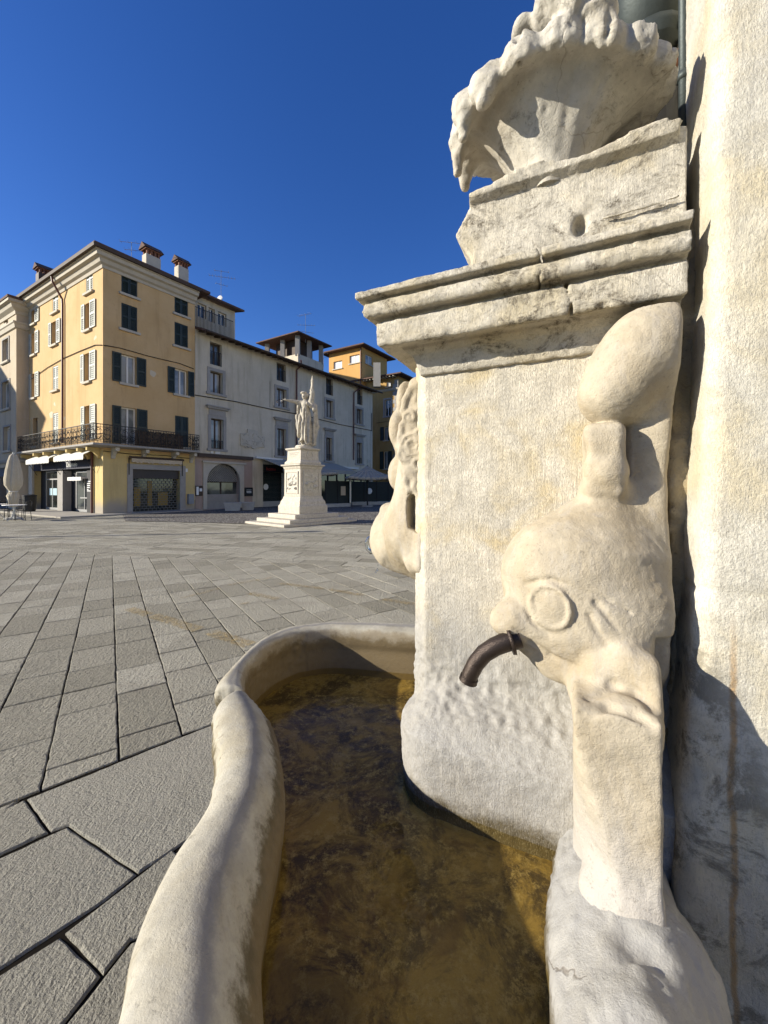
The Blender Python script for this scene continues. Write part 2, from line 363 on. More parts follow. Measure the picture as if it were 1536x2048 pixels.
def make_cornice():
    prof = [(-0.12, 1.875), (0.012, 1.875), (0.020, 1.893), (0.024, 1.915), (0.034, 1.938), (0.056, 1.953), (0.060, 1.962), (0.114, 1.953), (0.121, 1.960), (0.123, 2.030), (0.108, 2.034), (0.110, 2.042),
            (0.132, 2.044), (0.142, 2.040), (0.152, 2.046), (0.157, 2.060), (0.152, 2.074), (0.150, 2.086), (0.138, 2.089), (0.140, 2.094), (0.164, 2.095), (0.172, 2.096), (0.172, 2.116), (-0.12, 2.118)]
    h = 0.0052; v = Vol((-0.26, -0.76, 1.86), (0.71, 0.19, 2.135), h)
    dp = np.maximum(np.maximum(v.Y, -v.X), -0.56 - v.Y)[:, :, 0]         # mitred distance out of the pier's plan
    pd = v.Z[0, 0, :]
    # tabulate the profile's distance on a (d, z) raster and look it up
    ds = np.arange(-0.14, 0.30, 0.002, dtype=np.float32); T = poly_sd(ds.reshape(-1, 1), pd.reshape(1, -1), prof)
    ii = np.clip((dp + 0.14) / 0.002, 0, len(ds) - 1.01); i0 = ii.astype(int); fr = (ii - i0)[..., None]
    d = T[i0] * (1 - fr) + T[i0 + 1] * fr
    v.D = np.maximum(d, v.X - 0.692).astype(np.float32)
    for (a, n, z, r) in [(0.40, 0.165, 2.045, 0.014), (0.66, 0.16, 2.035, 0.016), (0.30, 0.163, 2.04, 0.010), (-0.155, 0.16, 2.0, 0.02), (0.12, 0.125, 1.958, 0.012), (0.52, 0.122, 1.957, 0.012)]:
        v.cut(v.ell((a, n, z), (r * 1.3, r, r)), 0.006)
    for a0, n0 in ((0.372, 0.17), (0.44, 0.13)):                           # open joints
        w = 0.0022 + 0.002 * np.sin(v.Z * 90 + a0)
        v.cut(np.maximum(np.abs(v.X - a0 - 0.006 * np.sin(v.Z * 55)) - w, np.maximum(0.085 - v.Y, (v.Z - (2.2 if a0 < .4 else 2.04)) * (1 if a0 > .4 else -1) - (0 if a0 > .4 else 0.165))), 0.003)
    V, F = v.mesh()
    V = roughen(V, F, [(0.0016, 22, 3), (0.0014, 80, 2)])
    return lmesh('cornice', V, F, M['cornice'])
make_cornice()

def make_upper():
    h = 0.006; v = Vol((0.06, -0.55, 2.09), (0.74, 0.17, 2.44), h)
    side = v.Y - (0.085 + 0.022 * np.clip((v.Z - 2.335) / 0.012, 0, 1) + 0.012 * np.clip((v.Z - 2.335) / 0.05, 0, 1))
    zz = v.Z[0, 0, :]; ex = np.interp(zz, [2.10, 2.13, 2.155, 2.18, 2.21, 2.235, 2.265, 2.30, 2.34, 2.38], [0.182, 0.180, 0.172, 0.176, 0.160, 0.142, 0.128, 0.148, 0.172, 0.176]).astype(np.float32)
    end = ex[None, None, :] - v.X
    d = np.maximum(np.maximum(side, end * 0.8), np.maximum(v.X - 0.698, -0.5 - v.Y))
    v.D = np.maximum(d, np.maximum(v.Z - 2.372 - 0.01 * np.sin(v.X * 23), 2.08 - v.Z)).astype(np.float32)
    p = LP(1160, 448, 0.09); q = LP(1182, 412, 0.09)
    v.cut(v.ell(p, (0.020, 0.05, 0.030)), 0.008); v.cut(v.cone(p, 0.014, q, 0.006), 0.006)
    r0, r1 = LP(1200, 440, 0.098), LP(1370, 388, 0.098)
    v.add(v.cone(r0, 0.002, r1, 0.006), 0.012); v.cut(v.cone((0.69, 0.1, 2.36), 0.012, (0.685, 0.09, 2.2), 0.008), 0.01)
    V, F = v.mesh(); V = roughen(V, F, [(0.0022, 17, 3), (0.0013, 80, 2)])
    return lmesh('upper_block', V, F, M['cornice'])
make_upper()

def make_shell():                                      # a scalloped stone bowl on a narrow foot, seen from below
    z2 = lambda x, y: (860 + x / 2.272, y / 2.272)
    ac, nc, zr, zf, R0 = .394, .030, 2.560, 2.355, .256
    h = 0.0062; v = Vol((0.05, -0.30, 2.33), (0.735, 0.40, 2.80), h)
    dx, dy = v.X - ac, (v.Y - nc) * 1.2; rho = np.sqrt(dx * dx + dy * dy); ang = np.arctan2(dy, dx)
    wob = .010 * np.sin(ang * 3 + .7) + .006 * np.sin(ang * 7 + 2)
    sc = np.abs(np.cos(ang * 8.5 + .35)); Rr = R0 - .004 + wob + .018 * sc ** .7
    t = np.clip((rho - .070) / (Rr - .070 + 1e-4), 0, 1.2)
    tilt = -.045 * np.clip(dx / .29, 0, 1)
    under = zf + (zr - zf + tilt) * (1 - np.clip(1 - t, 0, 1) ** 1.75) + .007 * np.cos(ang * 17 + .7) * np.clip(t - .25, 0, 1)
    th = .028 + .03 * (1 - np.clip(t, 0, 1))
    v.D = (np.maximum(np.maximum(under - v.Z, v.Z - under - th), rho - Rr) * .6).astype(np.float32)
    # the thick curling lip with its petals
    zl = zr + tilt + .012 + .010 * np.sin(ang * 5 + 1)
    lip = np.sqrt((rho - Rr + .012) ** 2 + ((v.Z - zl) / 1.35) ** 2) - (.017 + .009 * sc)
    v.add(lip.astype(np.float32) * .75, .016)
    # foot
    v.add(np.maximum(rho - .074 - .010 * np.sin(ang * 4 + 1), np.maximum(v.Z - zf - .07, 2.33 - v.Z)) * .8, .03)
    for k in range(17):                                # worn notches between the petals
        a = (k + .5) * math.pi / 8.5 - .35 / 8.5 + math.pi / 17; rr = R0 + .012; z = zr - .045 * max(0, math.cos(a)) * rr / .29
        v.cut(v.cone((ac + (rr + .02) * math.cos(a), nc + (rr + .02) * math.sin(a) / 1.2, z + .06), .008, (ac + (rr - .01) * math.cos(a), nc + (rr - .01) * math.sin(a) / 1.2, z - .03), .004), .010)
    # broken figure over the front edge of the bowl, and petals drooping on the left
    for (x, y, rx, ry, n, rn) in [(590, 20, 80, 70, .22, .06), (660, 40, 50, 60, .22, .05), (515, 80, 45, 60, .20, .05), (430, 160, 55, 40, .16, .05), (770, 85, 75, 28, .20, .05)]:
        u, w = z2(x, y); p = LP(u, w, n); s = LS(u, n) / 2.272; v.add(v.ell(p, (rx * s, rn, ry * s)), 0.025)
    for a, dr in ((2.55, .05), (2.95, .075), (3.35, .06), (2.2, .03)):
        c_ = (ac + (R0 + .005) * math.cos(a), nc + (R0 + .005) * math.sin(a) / 1.2); v.add(v.cone((*c_, zr - .01), .030, (ac + (R0 + .012) * math.cos(a), nc + (R0 + .012) * math.sin(a) / 1.2, zr - .02 - dr), .014), .02)
    V, F = v.mesh()
    V = roughen(V, F, [(0.0030, 16, 3), (0.0020, 65, 2)], lambda P: .5 + 1.2 * (np.hypot(P[:, 0] - ac, (P[:, 1] - nc) * 1.2) > .225))
    return lmesh('shell_carving', V, F, M['shell'])
make_shell()

def make_dolphin():
    h = 0.0048; v = Vol((0.20, -0.05, 0.57), (0.73, 0.46, 1.93), h)
    C, S_ = LP, LS
    slab = [(1262, 660), (1320, 622), (1350, 625), (1366, 690), (1363, 850), (1352, 1000), (1346, 1200), (1338, 1420), (1200, 1420), (1180, 1050), (1240, 985), (1246, 860)]
    P2 = [(lambda p: (p[0], p[2]))(C(u, w, 0.10)) for u, w in slab]
    d2 = v.poly(P2)
    edge = np.clip(1 + d2 / 0.03, 0, 1)
    v.D = np.maximum(np.maximum(d2, v.Y - 0.062 + 0.03 * edge ** 2), -0.04 - v.Y).astype(np.float32) * 0.9
    def cone(u0, v0, n0, r0, u1, v1, n1, r1, k): v.add(v.cone(C(u0, v0, n0), r0 * S_(u0, n0), C(u1, v1, n1), r1 * S_(u1, n1)), k)
    def ell(u, w, n, ru, rv, rn, rot=0, k=0.03): s = S_(u, n); v.add(v.ell(C(u, w, n), (ru * s, rn, rv * s), rot), k)
    # club-shaped tail, its right side running flush into the slab
    ell(1262, 738, .075, 78, 122, .115, -.52, .012); ell(1294, 694, .055, 70, 72, .112, 0, .03); ell(1212, 792, .08, 46, 44, .085, 0, .03)
    ell(1318, 770, .02, 60, 170, .085, 0, .05); ell(1328, 700, .05, 42, 80, .095, 0, .06)
    # broken stem, then the broad neck spreading into the head
    s = S_(1205, .1)
    lo, hi = C(1166, 995, .12), C(1252, 842, .12)
    v.add(v.box((lo[0], -0.02, lo[2]), (hi[0], 0.138, hi[2]), 0.022), 0.006)
    v.add(v.ell(C(1212, 945, .10), (40 * s, .052, 40 * s)), .012)
    v.cut(v.ell(C(1160, 905, .12), (12 * s, .10, 18 * s)), .02)
    cone(1207, 998, .06, 46, 1190, 1088, .07, 122, .03); cone(1285, 1010, .02, 50, 1270, 1110, .03, 85, .05)
    # head
    ell(1178, 1205, .06, 162, 165, .20, 0, .03)
    ell(1120, 1126, .10, 110, 86, .150, .3, .06)
    ell(1235, 1250, .03, 105, 140, .135, 0, .04)
    ell(1295, 1180, .03, 48, 170, .085, 0, .03)
    cone(1090, 1236, .15, 80, 1024, 1240, .20, 38, .04)
    cone(1030, 1238, .20, 33, 1004, 1240, .205, 19, .025)
    cone(1048, 1284, .19, 20, 1108, 1316, .17, 34, .014); cone(1108, 1316, .17, 34, 1230, 1362, .19, 48, .03)
    # gill fin
    def arc(pts, k):
        for (u0, v0, n0, r0), (u1, v1, n1, r1) in zip(pts[:-1], pts[1:]): cone(u0, v0, n0, r0, u1, v1, n1, r1, k)
    arc([(1160, 1378, .23, 20), (1205, 1336, .235, 26), (1255, 1322, .25, 28), (1300, 1345, .26, 26), (1318, 1390, .28, 22), (1322, 1440, .30, 16)], .03)
    ell(1245, 1420, .25, 84, 62, .12, 0, .03)
    # the squared support under the chin, flaring at its worn left side
    blk = v.box((0.452, -0.05, 0.56), (0.603, 0.375, 1.06), 0.008)
    p0, p1, p2 = np.array(LP(1153, 1480, .378)), np.array(LP(1238, 1765, .378)), np.array(LP(1143, 1775, .16))
    nn = np.cross(p1 - p0, p2 - p0); nn /= np.linalg.norm(nn)
    if nn[0] > 0: nn = -nn
    pl = (v.X - p0[0]) * nn[0] + (v.Y - p0[1]) * nn[1] + (v.Z - p0[2]) * nn[2]
    blk = -smin(-blk, -pl, .010)
    v.add(blk, .022)
    v.cut(v.cone(LP(1160, 1478, .381), .0025, LP(1330, 1512, .381), .0025), .003)
    v.add(v.ell(LP(1240, 1800, .33), (.075, .06, .05)), .05)
    v.cut(np.maximum(np.maximum(.615 - v.X, .15 - v.Y), v.Z - 1.165), .015)
    eg = C(1347, 1100, .10)[0]; eg2 = C(1369, 700, .10)[0]
    ea = np.interp(v.Z[0, 0, :], [H - .10 - .3, H - .03, H + .15, 2.2], [eg - .014, eg - .004, eg, eg2]).astype(np.float32)
    v.cut(ea[None, None, :] - v.X, .012)
    # eye ring and ball
    def surf(u, w):
        lo_, hi_ = 0.0, 0.45
        for q in np.arange(0.45, 0.0, -0.004):
            p = C(u, w, q); i = [int(round((p[k] - v.lo[k]) / h)) for k in range(3)]
            if all(0 <= i[k] < v.n[k] for k in range(3)) and v.D[i[0], i[1], i[2]] < 0: return q
        return 0.2
    ue, ve = 1100, 1213; ne = surf(ue, ve); pc = np.array(C(ue, ve, ne)); s = S_(ue, ne)
    pts = []
    for q in (-0.6, 0.6): pts.append((C(ue + 26 * q, ve, surf(ue + 30 * q, ve)), C(ue, ve + 30 * q, surf(ue, ve + 34 * q))))
    tx = np.array(pts[1][0]) - np.array(pts[0][0]); tz = np.array(pts[0][1]) - np.array(pts[1][1])
    tx /= np.linalg.norm(tx); nn = np.cross(tz, tx); nn /= np.linalg.norm(nn)
    if nn[1] < 0: nn = -nn
    ty = np.cross(nn, tx)
    lx = (v.X - pc[0]) * tx[0] + (v.Y - pc[1]) * tx[1] + (v.Z - pc[2]) * tx[2]
    ly = (v.X - pc[0]) * ty[0] + (v.Y - pc[1]) * ty[1] + (v.Z - pc[2]) * ty[2]
    lz = (v.X - pc[0]) * nn[0] + (v.Y - pc[1]) * nn[1] + (v.Z - pc[2]) * nn[2]
    rr = np.sqrt((lx / 1.02) ** 2 + (ly / 1.12) ** 2)
    disc = 37 * s
    v.add(np.sqrt((rr / (disc * 1.12)) ** 2 + ((lz + 0.026) / 0.026) ** 2) * 0.026 - 0.026, .012)
    v.cut(np.sqrt((rr - disc * 1.30) ** 2 + (lz - .004) ** 2) - 3.2 * s, .010)
    v.add(np.sqrt((rr - disc * 1.02) ** 2 + (lz - 0.001) ** 2) - 4.6 * s, .004)
    v.add(np.sqrt((rr / (disc * 0.80)) ** 2 + ((lz + 0.004) / 0.011) ** 2) * 0.011 - 0.011, .003)
    # cheek creases
    for (u0, v0, u1, v1, r) in [(1178, 1232, 1214, 1294, 8), (1192, 1205, 1238, 1262, 7), (1150, 1178, 1200, 1192, 5), (1200, 1192, 1262, 1226, 4), (1050, 1168, 1100, 1158, 5), (1100, 1158, 1140, 1172, 5)]:
        q0, q1 = surf(u0, v0), surf(u1, v1); sz = S_(u0, q0)
        v.cut(v.cone(C(u0, v0, q0 + .002), r * .9 * sz, C(u1, v1, q1 + .002), r * .6 * sz), .005)
    # brow line over the eye and mouth line
    for pl in ([(1030, 1262), (1060, 1285), (1100, 1312), (1150, 1335)],):
        for (u0, v0), (u1, v1) in zip(pl[:-1], pl[1:]):
            v.cut(v.cone(C(u0, v0, surf(u0, v0) + .003), 6 * s, C(u1, v1, surf(u1, v1) + .003), 6 * s), .007)
    # folds on the fin
    for pl in ([(1180, 1395), (1225, 1372), (1270, 1385), (1312, 1420)], [(1165, 1424), (1215, 1414), (1270, 1428), (1318, 1456)]):
        for (u0, v0), (u1, v1) in zip(pl[:-1], pl[1:]):
            v.cut(v.cone(C(u0, v0, surf(u0, v0) + .006), 7 * s, C(u1, v1, surf(u1, v1) + .006), 7 * s), .014)
    V, F = v.mesh(); V = relax(V, F, 1, .3)
    V = roughen(V, F, [(0.0016, 14, 3), (0.0009, 75, 2)])
    return lmesh('dolphin_carving', V, F, M['carving'])
dolphin = make_dolphin()

def make_spout():
    b = MB(); n0 = .235
    pts = [(1040, 1277, .225, 19), (1015, 1283, .235, 19), (990, 1293, .245, 18), (968, 1307, .252, 17.5), (952, 1326, .256, 17), (941, 1347, .257, 16.5), (936, 1362, .257, 17)]
    P = [LP(u, w, n) for u, w, n, r in pts]; rs = [r * LS(u, n) for u, w, n, r in pts]
    W = [(p[0], -p[1], p[2]) for p in P]
    b.tube(W, rs, 16, False)
    b.tube(W[::-1][:3] , [r * .72 for r in rs[::-1][:3]], 12, True)
    e, e2 = Vector(W[0]), Vector(W[1]); d = (e2 - e).normalized()
    b.tube([e2 - d * .012, e2 - d * .004], [rs[0] * 1.5, rs[0] * 1.4], 14)
    b.tube([Vector(W[-1]) + (Vector(W[-2]) - Vector(W[-1])).normalized() * .012, Vector(W[-1])], [rs[-1] * 1.06, rs[-1] * 1.10], 16, False)
    return mesh_obj('spout', b.v, b.f, M['bronze'], dolphin, True)
make_spout()

def make_mask():
    h = 0.0052; v = Vol((-0.42, -0.52, 1.10), (0.02, 0.05, 1.93), h); n0 = -0.27
    def cone(u0, v0, r0, u1, v1, r1, k=.02, n=n0, m=None):
        m = n if m is None else m
        v.add(v.cone(LP(u0, v0, n), r0 * LS(u0, n), LP(u1, v1, m), r1 * LS(u1, m)), k)
    def ell(u, w, n, ru, rv, rn, k=.025, rot=0): s = LS(u, n); v.add(v.ell(LP(u, w, n), (ru * s, rn, rv * s), rot), k)
    cone(848, 800, 40, 850, 1000, 55); cone(850, 1000, 55, 840, 1090, 60)
    for sgn in (1, -1):
        nn = n0 + sgn * 0.10; cone(838, 850, 30, 838, 1060, 62, .03, nn)
        ell(828, 1060, n0 + sgn * .08, 66, 76, .11, .03)
    ell(800, 1075, n0, 57, 66, .10, .03); ell(786, 1070, n0, 45, 52, .08, .02)
    cone(800, 1085, 56, 845, 1120, 40, .03)
    ell(803, 955, n0, 25, 30, .035, .012); cone(815, 890, 18, 803, 950, 22, .02)        # nose
    ell(797, 946, n0, 21, 34, .035, .008); ell(785, 1020, n0, 26, 16, .05, .012); ell(822, 898, n0, 26, 26, .10, .02)
    ell(806, 860, n0, 24, 45, .09, .02); ell(818, 805, n0, 20, 42, .09, .02)            # forehead hair
    # near-side cheek runs flat into the chamfer
    cone(842, 1010, 22, 838, 1120, 30, .03, -0.10); cone(850, 1000, 12, 845, 1130, 16, .03, -0.05)
    # hair: curls down the near edge
    def strand(pts, r, k=.006, n=-0.055):
        for (u0, v0), (u1, v1) in zip(pts[:-1], pts[1:]): cone(u0, v0, r, u1, v1, r, k, n)
    cone(838, 775, 22, 830, 850, 26, .012, -.09); cone(830, 850, 26, 828, 940, 27, .012, -.09); cone(830, 940, 24, 846, 1000, 12, .012, -.08)
    strand([(838, 770), (822, 782), (812, 800), (808, 822), (815, 838), (806, 852), (803, 872)], 8.5)
    strand([(848, 776), (852, 795), (846, 812), (850, 830), (855, 845), (848, 862)], 9)
    strand([(836, 778), (832, 800), (836, 820), (830, 838), (833, 856)], 7)
    for (cu, cv, r0, tn, ph) in [(828, 892, 27, 1.9, 2.2), (838, 925, 20, 1.2, 4.5), (812, 905, 16, 1.2, 1.0), (842, 868, 14, 1.1, 0.5), (822, 835, 13, 1.0, 3.0)]:
        pts = [(cu + r0 * (1 - .75 * q) * math.cos(ph + tn * 6.28 * q), cv + 1.1 * r0 * (1 - .75 * q) * math.sin(ph + tn * 6.28 * q)) for q in np.linspace(0, 1, 15)]
        strand(pts, 5.0, .003, -0.045)
    strand([(815, 945), (812, 962), (818, 980), (822, 998)], 7); strand([(828, 942), (832, 960), (828, 976), (838, 992), (842, 1006)], 6)
    strand([(842, 940), (852, 955), (846, 972), (852, 990), (856, 1010), (852, 1022)], 7); strand([(806, 855), (802, 880), (806, 905), (812, 925)], 8)
    # the drilled hollow under the curls
    s = LS(830, -.05); pc = [(812, 998), (822, 985), (833, 998), (846, 1022), (852, 1036), (842, 1066), (818, 1056), (813, 1030)]
    P2 = [(lambda p: (p[0], p[2]))(LP(u, w, -.06)) for u, w in pc]
    d2 = v.poly(P2); v.cut(np.maximum(d2, -0.13 - v.Y), .004)
    v.D = np.maximum(v.D, v.X + 0.02 + 0 * v.D)
    V, F = v.mesh(); V = roughen(V, F, [(0.0015, 22, 3), (0.0008, 85, 2)])
    return lmesh('mask_carving', V, F, M['carving'])
mask = make_mask()

def catmull(P, m):
    P = np.asarray(P, float); Q = np.vstack([2 * P[0] - P[1], P, 2 * P[-1] - P[-2]]); out = []
    for i in range(len(P) - 1):
        p0, p1, p2, p3 = Q[i:i + 4]
        for t in np.linspace(0, 1, m, endpoint=False):
            out.append(0.5 * (2 * p1 + (p2 - p0) * t + (2 * p0 - 5 * p1 + 4 * p2 - p3) * t * t + (3 * p1 - p0 - 3 * p2 + p3) * t ** 3))
    out.append(P[-1]); return np.array(out)
WATER_Z = 0.55
def make_rim(name, outer, inner, prof, m, close0=0, close1=0, dip=0.0, mat='rim', amp=1.0):
    O, I = catmull(outer, m), catmull(inner, m); pr = catmull(prof, 5); n = len(pr); k = len(O)
    V = []; AC = []
    for i in range(k):
        f = i / (k - 1); sc = 1.0
        if close0 and i < close0: q = 1 - i / close0; sc = math.sqrt(max(1e-4, 1 - q * q))
        if close1 and i > k - 1 - close1: q = 1 - (k - 1 - i) / close1; sc = min(sc, math.sqrt(max(1e-4, 1 - q * q)))
        c = (O[i] + I[i]) / 2; w = (I[i] - O[i])
        for s_, z in pr:
            top = 0.60
            zz = z if z < top else top + (z - top) * (0.25 + 0.75 * sc)
            AC.append(s_); p = c + w * ((s_ - .5) * (0.25 + 0.75 * sc)); V.append((p[0], p[1], zz - dip * max(0.0, (f - .1) / .9) * (zz > .5)))
    V = np.array(V)
    F = [(i * n + j, (i + 1) * n + j, (i + 1) * n + j + 1, i * n + j + 1) for i in range(k - 1) for j in range(n - 1)]
    F = np.array(F)
    W = roughen(V, F, [(0.0022 * amp, 6, 2), (0.0014 * amp, 45, 3)], lambda P: 0.6 + 2.4 * (P[:, 0] < -0.4) * (P[:, 1] > 1.0) * (P[:, 2] < .735))
    cap = [list(range(n)), [(k - 1) * n + j for j in range(n - 1, -1, -1)]]
    W[:, 0] -= OX; W[:, 1] -= OY; ca, sa = AX, -AY
    W2 = np.stack([W[:, 0] * AX + W[:, 1] * AY, -(W[:, 0] * NX + W[:, 1] * NY), W[:, 2]], 1)
    o = mesh_obj(name, W2, [list(f) for f in F] + cap, M[mat], basin, True)
    o.data.attributes.new('across', 'FLOAT', 'POINT').data.foreach_set('value', AC); return o
basin = None
_basin = bpy.data.objects.new('basin', None)
# basin floor doubles as the part that carries the rim segments
near_o = [G(427, 1419, .72), G(425, 1470, .72), G(430, 1560, .72), G(400, 1640, .72), G(330, 1740, .72), G(265, 1880, .72), G(228, 2048, .72), (-.34, .40), (-.2, .2), (.03, .09), (.3, .12), (.48, .32), (.535, .58), (.505, .69), (.56, .80), (.66, .90)]
near_i = [G(509, 1420, .64), G(538, 1452, .64), G(557, 1500, .64), G(571, 1620, .64), G(550, 1750, .64), G(525, 1900, .64), G(528, 2048, .64), (-.13, .46), (-.05, .36), (.06, .3), (.2, .34), (.27, .5), (.300, .69), (.345, .80), (.455, .99), (.56, 1.1)]
far_o = [G(430, 1391, .73), G(430, 1376, .73), G(460, 1338, .745), G(513, 1284, .75), G(567, 1256, .75), G(610, 1249, .75), G(658, 1243, .75), G(706, 1243, .75), G(823, 1245, .75), (.40, 2.12), (.68, 1.98), (.95, 1.85), (1.2, 1.7)]
far_i = [G(493, 1393, .73), G(486, 1368, .74), G(497, 1327, .75), G(537, 1292, .75), G(580, 1272, .75), G(618, 1263, .75), G(660, 1259, .75), G(706, 1260, .75), G(823, 1268, .75), (.36, 2.0), (.62, 1.87), (.9, 1.73), (1.15, 1.6)]
prof_near = [(.40, -.02), (.36, .2), (.28, .45), (.14, .60), (.02, .655), (.0, .69), (.04, .725), (.12, .746), (.28, .760), (.46, .764), (.60, .756), (.71, .740), (.82, .714), (.92, .682), (.985, .657), (1.0, .636), (.985, .60), (.95, .56), (.96, .40)]
prof_far = [(.55, -.02), (.50, .2), (.38, .45), (.2, .62), (.02, .685), (.0, .715), (.1, .745), (.35, .763), (.65, .763), (.9, .75), (1.0, .72), (1.0, .68), (.96, .645), (1.02, .60), (1.06, .55), (1.1, .40)]
floor_poly = [(-.33, .62), (-.36, .8), (-.36, 1.0), (-.42, 1.15), (-.56, 1.42), (-.62, 1.7), (-.5, 2.0), (-.2, 2.13), (.14, 2.13), (.5, 2.0), (.8, 1.8), (.8, 1.2), (.62, 1.0), (.44, .72), (.38, .45), (.2, .22), (0, .18), (-.2, .32)]
def to_local(p, z): dx, dy = p[0] - OX, p[1] - OY; return (dx * AX + dy * AY, -(dx * NX + dy * NY), z)
def make_floor():
    m = Mat('algae covered basin floor'); P = m.pos()
    a = m.noise(6.5, 9, 0.8, P, 0.5); b = m.noise(30, 9, 0.85, P); c_ = m.noise(2.2, 4, 0.6, P)
    c = m.mix(m.rng(a, .40, .60), (.055, .034, .008), (.31, .215, .056)); c = m.mix(m.math('MULTIPLY', m.rng(b, .50, .62), .85), c, (.40, .31, .13))
    c = m.mix(m.math('MULTIPLY', m.rng(c_, .60, .70), .5), c, (.04, .03, .010)); c = m.mix(m.math('MULTIPLY', m.rng(m.noise(3.3, 5, .6, P, 1.0), .56, .66), .6), c, (.14, .075, .015))
    m.done(c, .8, m.bump(b, .6, .02))
    n = 60; xs = np.linspace(-.75, .95, n); ys = np.linspace(.05, 2.2, n)
    V = np.array([(x, y, .519) for y in ys for x in xs]); V[:, 2] += .007 * fbm(V, 5, 3, 3)
    L = np.array([to_local(p, p[2]) for p in V]); inside = poly_sd(V[:, :1], V[:, 1:2], floor_poly)[:, 0] < .03
    F = []
    for j in range(n - 1):
        for i in range(n - 1):
            q = [j * n + i, j * n + i + 1, (j + 1) * n + i + 1, (j + 1) * n + i]
            if all(inside[k] for k in q): F.append(q)
    return mesh_obj('basin', L, F, m.m, fountain, True)
basin = make_floor(); bpy.data.objects.remove(_basin)
make_rim('rim_segment', near_o[:12], near_i[:12], prof_near, 14, close0=3)
def make_return():                                     # the flaking end of the basin rim that runs in under the dolphin's block
    h = .006; v = Vol((.20, -.02, .38), (.80, 1.05, .80), h)
    pts = [(.57, .99, .54, .125), (.475, .82, .548, .132), (.425, .68, .555, .132), (.37, .50, .57, .135), (.28, .33, .59, .135)]
    Q = [((*L2(x, y), z), r) for x, y, z, r in pts]
    v.add(v.chain(Q)); v.add(v.ell((*L2(.50, .74), .56), (.11, .14, .13)), .04)
    v.add(v.ell((*L2(.40, .60), .60), (.07, .10, .10)), .03)
    v.cut(v.ell((*L2(.44, .70), .71), (.03, .025, .03)), .02); v.cut(v.ell((*L2(.47, .68), .70), (.02, .02, .025)), .015)
    V, F = v.mesh(); N = vnormals(V, F)
    q = fbm(V, 13, 4, 3); V = V + N * (.004 * q + .0035 * np.round(2.2 * fbm(V, 9, 40, 3)) + .0016 * fbm(V, 60, 9, 3))[:, None]
    V = relax(V, F, 1, .4)
    return lmesh('rim_end', V, F, M['rim2'], basin)
make_return()
make_rim('rim_segment', far_o, far_i, prof_far, 14, close0=4)
# the water
def make_water():
    m = Mat('still water'); t = m.t; t.nodes.remove(m.b)
    tr = t.nodes.new('ShaderNodeBsdfTransparent'); tr.inputs[0].default_value = (.95, .89, .68, 1)
    gl = t.nodes.new('ShaderNodeBsdfGlossy'); gl.inputs['Roughness'].default_value = .02
    dt = t.nodes.new('ShaderNodeVectorMath'); dt.operation = 'DOT_PRODUCT'; m.put(dt.inputs[0], m.geo.outputs['Incoming'])
    h = m.math('ADD', m.noise(9, 3, .5, m.pos()), m.math('MULTIPLY', m.noise(40, 3, .5, m.pos()), .15))
    bn = m.bump(h, .35, .02); m.put(gl.inputs['Normal'], bn); m.put(dt.inputs[1], bn); fr = m.math('ADD', m.math('MULTIPLY', m.math('POWER', m.math('SUBTRACT', 1.0, m.math('ABSOLUTE', dt.outputs['Value']), True), 5.0), .98), .02)
    mx = t.nodes.new('ShaderNodeMixShader'); m.put(mx.inputs[0], fr); m.put(mx.inputs[1], tr.outputs[0]); m.put(mx.inputs[2], gl.outputs[0])
    m.put(m.out.inputs[0], mx.outputs[0])
    o = mesh_obj('water', [(x, y, WATER_Z) for x, y in floor_poly], [list(range(len(floor_poly)))[::-1]], m.m)
    bm = bmesh.new(); bm.from_mesh(o.data); bmesh.ops.triangulate(bm, faces=bm.faces[:]); bmesh.ops.recalc_face_normals(bm, faces=bm.faces[:])
    if bm.faces[0].normal.z < 0: bmesh.ops.reverse_faces(bm, faces=bm.faces[:])
    bm.to_mesh(o.data); bm.free(); tag(o, kind='structure')
make_water()

